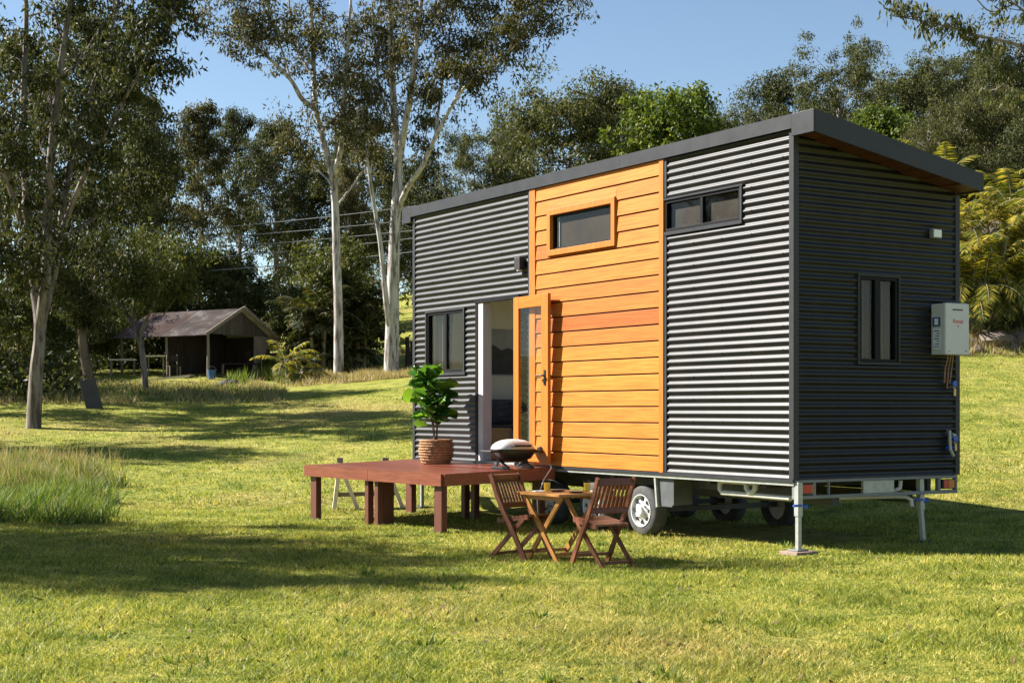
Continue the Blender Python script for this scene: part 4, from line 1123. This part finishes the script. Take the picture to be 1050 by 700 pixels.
palm('low yellowing palm at the left foot of the dark clump', (303 - 525) / FPX * 53.2, 53.2, (.3, .7), 36, 'palm', L=1.3, spread=.4, nf=9, ll=.35)
def spiky(label, x, y, r, seed, n=90):
    rng = np.random.default_rng(seed); mb = MB(); root = thing('spiky_bush', label, 'bush', (x, y, gz(x, y)))
    for i in range(n):
        az = rng.uniform(0, 6.28); el = rng.uniform(.05, 1.3); L = r * rng.uniform(.7, 1.1)
        d = np.array([math.cos(az) * math.cos(el), math.sin(az) * math.cos(el), math.sin(el)]); s = np.array([-math.sin(az), math.cos(az), 0]) * .035
        b = d * .08 + np.array([rng.normal() * .12, rng.normal() * .12, .1]); m = b + d * L * .5; t = b + d * L + np.array([0, 0, -.12 * L])
        mb.add([tuple(b - s), tuple(b + s), tuple(m + s * .8), tuple(m - s * .8), tuple(t)], [(0, 1, 2, 3), (3, 2, 4)])
    mb.build('foliage', 'agave', root); return root
spiky('dark spiky leaved bush on the bank under the golden palms', 14.6, 46.4, 1.2, 41, 170)
spiky('spiky leaved bush at the right end of the rock bank', 16.0, 46.9, 1.0, 42, 130)

# undergrowth masses ----------------------------------------------
def mass(name, label, m, seed, spots, leaf, rc, nl, kind='stuff', hang=.5):
    T = Tree(seed, leaf, rc, nl, hang, .8); rng = T.rng
    for (a0, a1, z0, z1, h0, h1, n) in spots:
        for i in range(n):
            Z = rng.uniform(z0, z1); x = (rng.uniform(a0, a1) - 525) / FPX * Z; g0 = gz(x, Z)
            T.clump(np.array([x, Z, g0 + rng.uniform(h0, h1)]), 1.0)
    c = np.concatenate(T.c); d = np.concatenate(T.d); L = np.concatenate(T.L)
    o = link(name, np_mesh(name, leaves(c, d, L, L * leaf[1] / leaf[0], rng), 4), m)
    return tag(o, label, 'undergrowth', kind=kind)
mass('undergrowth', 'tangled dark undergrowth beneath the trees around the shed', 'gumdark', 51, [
    (95, 205, 60.5, 63, .1, 1.7, 70), (-60, 110, 57, 66, .2, 2.6, 120), (110, 262, 63, 72, .2, 2.4, 110), (-60, 80, 46, 54, 0, 1.2, 50),  # first band, behind the work tables, added to stand in for shade
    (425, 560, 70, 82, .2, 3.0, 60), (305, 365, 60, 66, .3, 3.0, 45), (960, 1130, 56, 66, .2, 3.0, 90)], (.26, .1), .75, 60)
mass('forest', 'dense olive green forest covering the far hillside', 'olive', 52, [
    (840, 1180, 96, 128, .5, 6, 420), (820, 1180, 78, 96, .5, 4, 240), (430, 840, 96, 108, .5, 3.5, 200)], (.5, .2), 1.5, 60)
mass('forest', 'dark line of forest far behind the white trunked gums', 'gumdark', 53, [
    (-80, 380, 92, 112, .5, 4.5, 150), (425, 520, 92, 112, .5, 5, 70)], (.5, .18), 1.4, 50)
def tallmask(x, y, r):
    n = np.sin(x * 1.7 + 1) * np.cos(y * 1.3) + np.sin(x * .6 + y * .9) + .6 * np.sin(x * 4.1 + y * 2.3)
    left = x < -4
    edge = -.287 + .018 * np.sin(y * 1.9) + .012 * np.sin(y * 4.7 + 1) + r.normal(size=len(x)) * .008
    front = 20.2 + .9 * np.sin(x * 1.1) + .6 * np.sin(x * 2.9 + 2) + np.abs(r.normal(size=len(x))) * 1.3
    ok = np.where((y < 33) & left, (x / y < edge) & (y > front), True)
    return ok & (n > r.uniform(-1.7, .6, len(x)))
def tallgrass(name, label, m, specs, seed):
    rng = np.random.default_rng(seed); a = []
    for n, y0, y1, xr, h, w, lean in specs:
        a.append(blade_field(n, y0, y1, xr, h, w, rng, tallmask, lean))
    o = link(name, np_mesh(name, np.concatenate(a), 3), m); return tag(o, label, 'grass', kind='stuff')
tallgrass('tall_grass', 'long green unmown grass at the left edge of the lawn', 'tall', [
    (40000, 19.6, 25, (-.40, -.262), .26, .022, 1.3), (26000, 25, 30.5, (-.40, -.255), .27, .022, 1.1), (5000, 47, 52, (-.36, -.15), .17, .035, 1.1), (3000, 52.5, 55, (-.19, -.145), .35, .035, .7)], 61)
tallgrass('dry_grass', 'pale dry seeding grass behind the long green grass', 'dry', [
    (13000, 25.5, 32, (-.40, -.255), .36, .014, .9), (9000, 46, 53, (-.38, -.15), .2, .03, 1.1), (12000, 51.5, 55, (-.175, -.055), .20, .035, .9), (4500, 45.0, 46.6, (.295, .38), .25, .03, .9), (2500, 46.6, 47.5, (.295, .38), .35, .03, .9)], 62)
dl = blade_field(1100, 7.2, 20, (-.36, .36), .03, .05, np.random.default_rng(63), None, 2.5)
o = link('fallen_leaves', np_mesh('fallen_leaves', dl, 3), 'debris'); tag(o, 'scattered brown fallen leaves on the lawn', 'leaves', kind='stuff')
wr = np.random.default_rng(64); wv = []
for k in range(120):
    y = 7.3 + 15 * wr.random() ** 1.3; x = wr.uniform(-.36, .36) * y
    if not lawnmask(np.array([x]), np.array([y]), wr)[0]: continue
    n = int(wr.integers(14, 40)); r = wr.uniform(.03, .12)
    a = wr.random(n) * 2 * PI; q = np.sqrt(wr.random(n)) * r; px_, py_ = x + np.cos(a) * q, y + np.sin(a) * q
    hh = wr.uniform(.03, .065) * (.6 + .7 * wr.random(n)); l = 1.1 * wr.random(n)
    p = np.stack([px_, py_, ground(px_, py_)], 1); b = wr.random(n) * PI; w_ = wr.uniform(.004, .009)
    s_ = np.stack([np.cos(b), np.sin(b), 0 * b], 1) * w_
    tip = p + np.stack([np.cos(a) * l, np.sin(a) * l, np.ones(n)], 1) * hh[:, None]
    wv.append(np.stack([p - s_, p + s_, tip], 1).reshape(-1, 3))
o = link('weeds', np_mesh('weeds', np.concatenate(wv), 3), 'tall'); tag(o, 'darker green weed tufts standing out of the mown lawn', 'weeds', kind='stuff')

# rock bank on the right
rr = random.Random(9)
words = ['largest pinkish rock in the bank under the spiky bush', 'flat rock at the left end of the bank', 'low rounded rock on the lower edge of the bank', 'rock with dark hollow in the middle of the bank',
         'tilted rock on top of the bank', 'small rock between larger ones in the bank', 'broad rock at the right end of the bank', 'half buried rock near the house wall', 'pale rock at the top right of the bank']
for i, (px, py, sz) in enumerate(((1016, 352, .62), (992, 355, .42), (1003, 361, .32), (1031, 353, .5), (1022, 345, .36), (1040, 358, .3), (1050, 352, .55), (984, 360, .28), (1043, 345, .34))):
    Z = 45.6 + (361 - py) * .05
    rock('rock', (px - 525) / FPX * Z, Z, (sz * .85, sz * .6, sz * .5), words[i], 70 + i, 'rock', 'rocks in the lawn bank', zo=-.12)
rock('rock', (233 - 525) / FPX * 52, 52, (.35, .25, .16), 'flat dark stone on the lawn edge right of the shed', 90, 'slab')

# ------------------------------------------------------------------ shed and yard things
SX, SY = (213 - 525) / FPX * 55, 55
sh = thing('shed', 'old open fronted timber shed with rusty iron roof', 'shed', (SX, SY, gz(SX, SY) - .05), R(-35))
SL, SW, EV, AP = 4.7, 3.1, 1.74, 2.68
def roofpl(side, x0, x1, name, m):
    mb = MB(); n = int((x1 - x0) / .09)
    y0, y1 = (-.35, SW / 2) if side < 0 else (SW + .25, SW / 2)
    z0 = EV - .12
    for k in range(2):
        for i in range(2 * n + 1):
            x = x0 + (x1 - x0) * i / (2 * n); h = .014 * (1 if i % 2 else -1) - .014 * k
            mb.v += [(x, y0, z0 + h), (x, y1, AP + h)]
    w = 2 * n + 1
    for k in range(2):
        for i in range(2 * n):
            o = k * w * 2 + i * 2; mb.f.append((o, o + 1, o + 3, o + 2))
    return mb.build(name, m, sh)
roofpl(-1, -SL - .2, -2.1, 'roof', 'rust'); roofpl(-1, -2.09, .3, 'roof', 'rustiron'); roofpl(1, -SL - .2, .3, 'roof', 'iron')
gb = MB()
for i in range(14):
    y0 = .02 + i * .221; y1 = y0 + .212
    def zt_(y): return EV - .03 + (AP - EV) * (1 - abs(y - SW / 2) / (SW / 2))
    b0 = EV - .06
    gb.prism([(y0, b0), (y1, b0), (y1, zt_(y1)), (y0, zt_(y0))], 0, .0, .03)
gb.build('gable_boards', 'gablewood', sh)
MB().bar((.32, -.36, EV - .10), (.32, SW / 2, AP + .02), .04, .12).build('barge_board', 'oldwood', sh)
MB().bar((.32, SW / 2, AP + .02), (.32, SW + .26, EV - .10), .04, .12).build('barge_board', 'oldwood', sh)
wb = MB()
for i in range(26): wb.box(-SL + i * .181, -SL + i * .181 + .174, SW - .03, SW, -.3, EV - .05)
wb.build('back_wall', 'shedwood', sh)
wb = MB()
for i in range(4): wb.box(.0, .03, SW - .74 + i * .18, SW - .57 + i * .18, -.3, EV - .07)
wb.build('end_boards', 'oldwood', sh)
wb = MB()
for i in range(17): wb.box(-2.2, -2.17, .1 + i * .175, .268 + i * .175, -.3, EV - .02 + (AP - EV) * (1 - abs(.18 + i * .175 - SW / 2) / (SW / 2)))
wb.build('partition', 'shedwood', sh)
for x, y, h in ((-.02, .03, EV), (-2.2, .0, EV), (-3.5, .0, EV), (-SL, .0, EV), (-SL, SW, EV)):
    MB().tube([(x, y, -.3), (x + .02, y, h * .5), (x, y, h)], [.06, .055, .05], 8).build('post', 'oldwood', sh, True)
MB().bar((-SL - .1, .03, EV - .02), (.0, .03, EV - .02), .05, .09).build('beam', 'shedwood', sh)
def at(px, Z): x = (px - 525) / FPX * Z; return x, Z, gz(x, Z)
def worktable(px, Z, w, h, lab, m='palebench', rz=.2):
    o = thing('work_table', lab, 'table', at(px, Z), rz)
    MB().box(-w / 2, w / 2, -.3, .3, h - .05, h).build('top', m, o)
    for sx in (-1, 1):
        for sy in (-1, 1): MB().bar((sx * (w / 2 - .08), sy * .25, -.1), (sx * (w / 2 - .08), sy * .25, h - .05), .05, .05).build('leg', 'oldwood', o)
    return o
worktable(126, 56.4, 1.0, .62, 'long pale work table under the lean-to')
worktable(160, 55.8, .9, .78, 'shorter pale work table beside the lean-to post', rz=-.1)
worktable(244, 57.0, 1.3, .42, 'low dark bench inside the shed', 'shedwood', .28)
b = thing('bucket', 'blue bucket at the foot of the shed post', 'bucket', at(217, 54.5))
MB().lathe([(.13, 0), (.17, .34), (.16, .34), (.12, .02)], 16).build('pail', 'bluebucket', b, True)
MB().tube([(.165 * math.cos(a), .0, .33 + .14 * math.sin(a)) for a in np.linspace(0, PI, 9)], .008, 6).build('handle', 'galvd', b)
for i, (px, Z, L, rz, lab) in enumerate(((172, 53.0, 1.5, .12, 'pale plank lying in the weeds before the shed'), (184, 53.6, 1.1, -.35, 'shorter plank crossing behind the pale one'))):
    x, y, z = at(px, Z); o = MB().box(-L / 2, L / 2, -.12, .12, .02, .08).build('plank', 'palebench' if i == 0 else 'oldwood'); o.location = (x, y, z + .12); o.rotation_euler = (0, R(-5), rz)
    tag(o, lab, 'plank')
c0 = thing('yard_chair', 'old pale framed chair under the shed roof', 'chair', at(178, 55.2), .5)
MB().box(-.2, .2, -.2, .2, .40, .43).build('seat', 'shedwood', c0)
for sx in (-1, 1):
    MB().bar((sx * .19, .19, -.05), (sx * .19, .19, .85), .035, .035).build('leg', 'oldwood', c0)
    MB().bar((sx * .19, -.19, -.05), (sx * .19, -.19, .40), .035, .035).build('leg', 'oldwood', c0)
MB().box(-.2, .2, .17, .2, .6, .82).build('backrest', 'shedwood', c0)
x, y, z = at(97, 45)
o = MB().box(-.24, .24, -.022, .022, -.12, .92).build('leaning_board', 'slab', None, bevel=.01); o.location = (x, y, z); o.rotation_euler = (R(-16), R(-12), R(24)); tag(o, 'grey board leaning against a dark trunk', 'board')
fe = thing('fence', 'low old timber rail fence right of the shed', 'fence', at(283, 57.5), .05)
for k in range(4): MB().box(-1.1 + k * .75, -.98 + k * .75, -.06, .06, -.2, .85 + .1 * (k % 2)).build('post', 'shedwood', fe)
for z_ in (.32, .66): MB().box(-1.15, 1.3, -.09, -.061, z_, z_ + .12).build('rail', 'shedwood', fe)
for px, hgt, lab in ((417.5, 1.15, 'taller dark fence post between white trunk and house'), (422.5, .95, 'shorter fence post nearest the house corner')):
    x, y, z = at(px, 57); o = MB().tube([(0, 0, -.2), (.02, 0, hgt * .5), (0, 0, hgt)], [.09, .085, .08], 8).build('fence_post', 'shedwood', None, True); o.location = (x, y, z)
    tag(o, lab, 'fence post')
# power cables crossing behind the white trunks
for i, (y0, y1, lab) in enumerate(((238, 206, 'topmost thin power cable crossing behind the white trunks'), (244, 222, 'second power cable from the top behind the white trunks'), (254, 233, 'middle power cable behind the white trunks'), (266, 240, 'power cable next above the lowest behind the white trunks'), (279, 254, 'lowest thin power cable behind the white trunks'))):
    a = px3(60, y0 + 6, 64); b = px3(520, y1 - 8, 61); pts = []
    for k in range(25):
        t = k / 24; p = a * (1 - t) + b * t; p[2] -= .5 * 4 * t * (1 - t) * .5; pts.append(tuple(p))
    o = MB().tube(pts, .016, 5).build('power_cable', 'wire', None, True); tag(o, lab, 'power cable', 'power cables')
# cottage glimpsed behind the palms
ct = thing('cottage', 'brown cottage glimpsed behind the golden palms', 'cottage', at(1012, 60), R(8))
MB().box(-2.6, 2.6, 0, 5, -.5, 2.5).build('wall', 'brown', ct)
MB().prism([(-.4, 2.52), (5.4, 2.52), (2.5, 3.9)], 0, -2.9, 2.9).build('roof', 'rust', ct)
MB().box(-2.65, 2.65, -.06, -.002, .0, .22).box(-2.66, -2.602, -.06, 5.0, .0, .22).build('skirting', 'whitetrim', ct)
wd_ = MB().box(-1.5, -.4, -.03, -.001, 1.0, 2.0).build('window', 'whitetrim', ct); MB().box(-1.42, -.48, -.04, -.031, 1.08, 1.92).build('pane', 'blackm', wd_)

# ------------------------------------------------------------------ sky, sun, camera
SUN_EL = R(36.0); DH = Vector((.96, -.28, 0)).normalized()
ld_ = bpy.data.lights.new('sun', 'SUN'); ld_.energy = 5.0; ld_.angle = R(.5); ld_.color = (1, .945, .87)
so_ = bpy.data.objects.new('sun', ld_); COL.objects.link(so_)
dv = Vector((DH.x * math.cos(SUN_EL), DH.y * math.cos(SUN_EL), -math.sin(SUN_EL)))
so_.rotation_euler = dv.to_track_quat('-Z', 'Y').to_euler(); so_.location = (-30, 10, 40)
w = bpy.data.worlds.new('World'); scene.world = w; w.use_nodes = True
nt = w.node_tree; bg = nt.nodes['Background']
sk = nt.nodes.new('ShaderNodeTexSky'); sk.sky_type = 'NISHITA'; sk.sun_disc = False; sk.sun_elevation = SUN_EL
sk.sun_rotation = math.atan2(-DH.x, -DH.y); sk.altitude = 200; sk.air_density = 1.0; sk.dust_density = .05; sk.ozone_density = 1.5
nt.links.new(sk.outputs[0], bg.inputs[0]); bg.inputs[1].default_value = .050
cd = bpy.data.cameras.new('camera'); cam = bpy.data.objects.new('camera', cd); COL.objects.link(cam)
cam.location = (0, 0, EYE); cam.rotation_euler = (PI / 2, 0, 0)
cd.sensor_width = 36; cd.lens = FPX / 1050 * 36; cd.shift_y = 71 / 1050; cd.clip_end = 3000; cd.clip_start = .1
scene.camera = cam
vs = scene.view_settings; vs.view_transform = 'Standard'; vs.look = 'None'; vs.exposure = 1.6; vs.gamma = 1
scene.cycles.max_bounces = 6; scene.cycles.transparent_max_bounces = 12
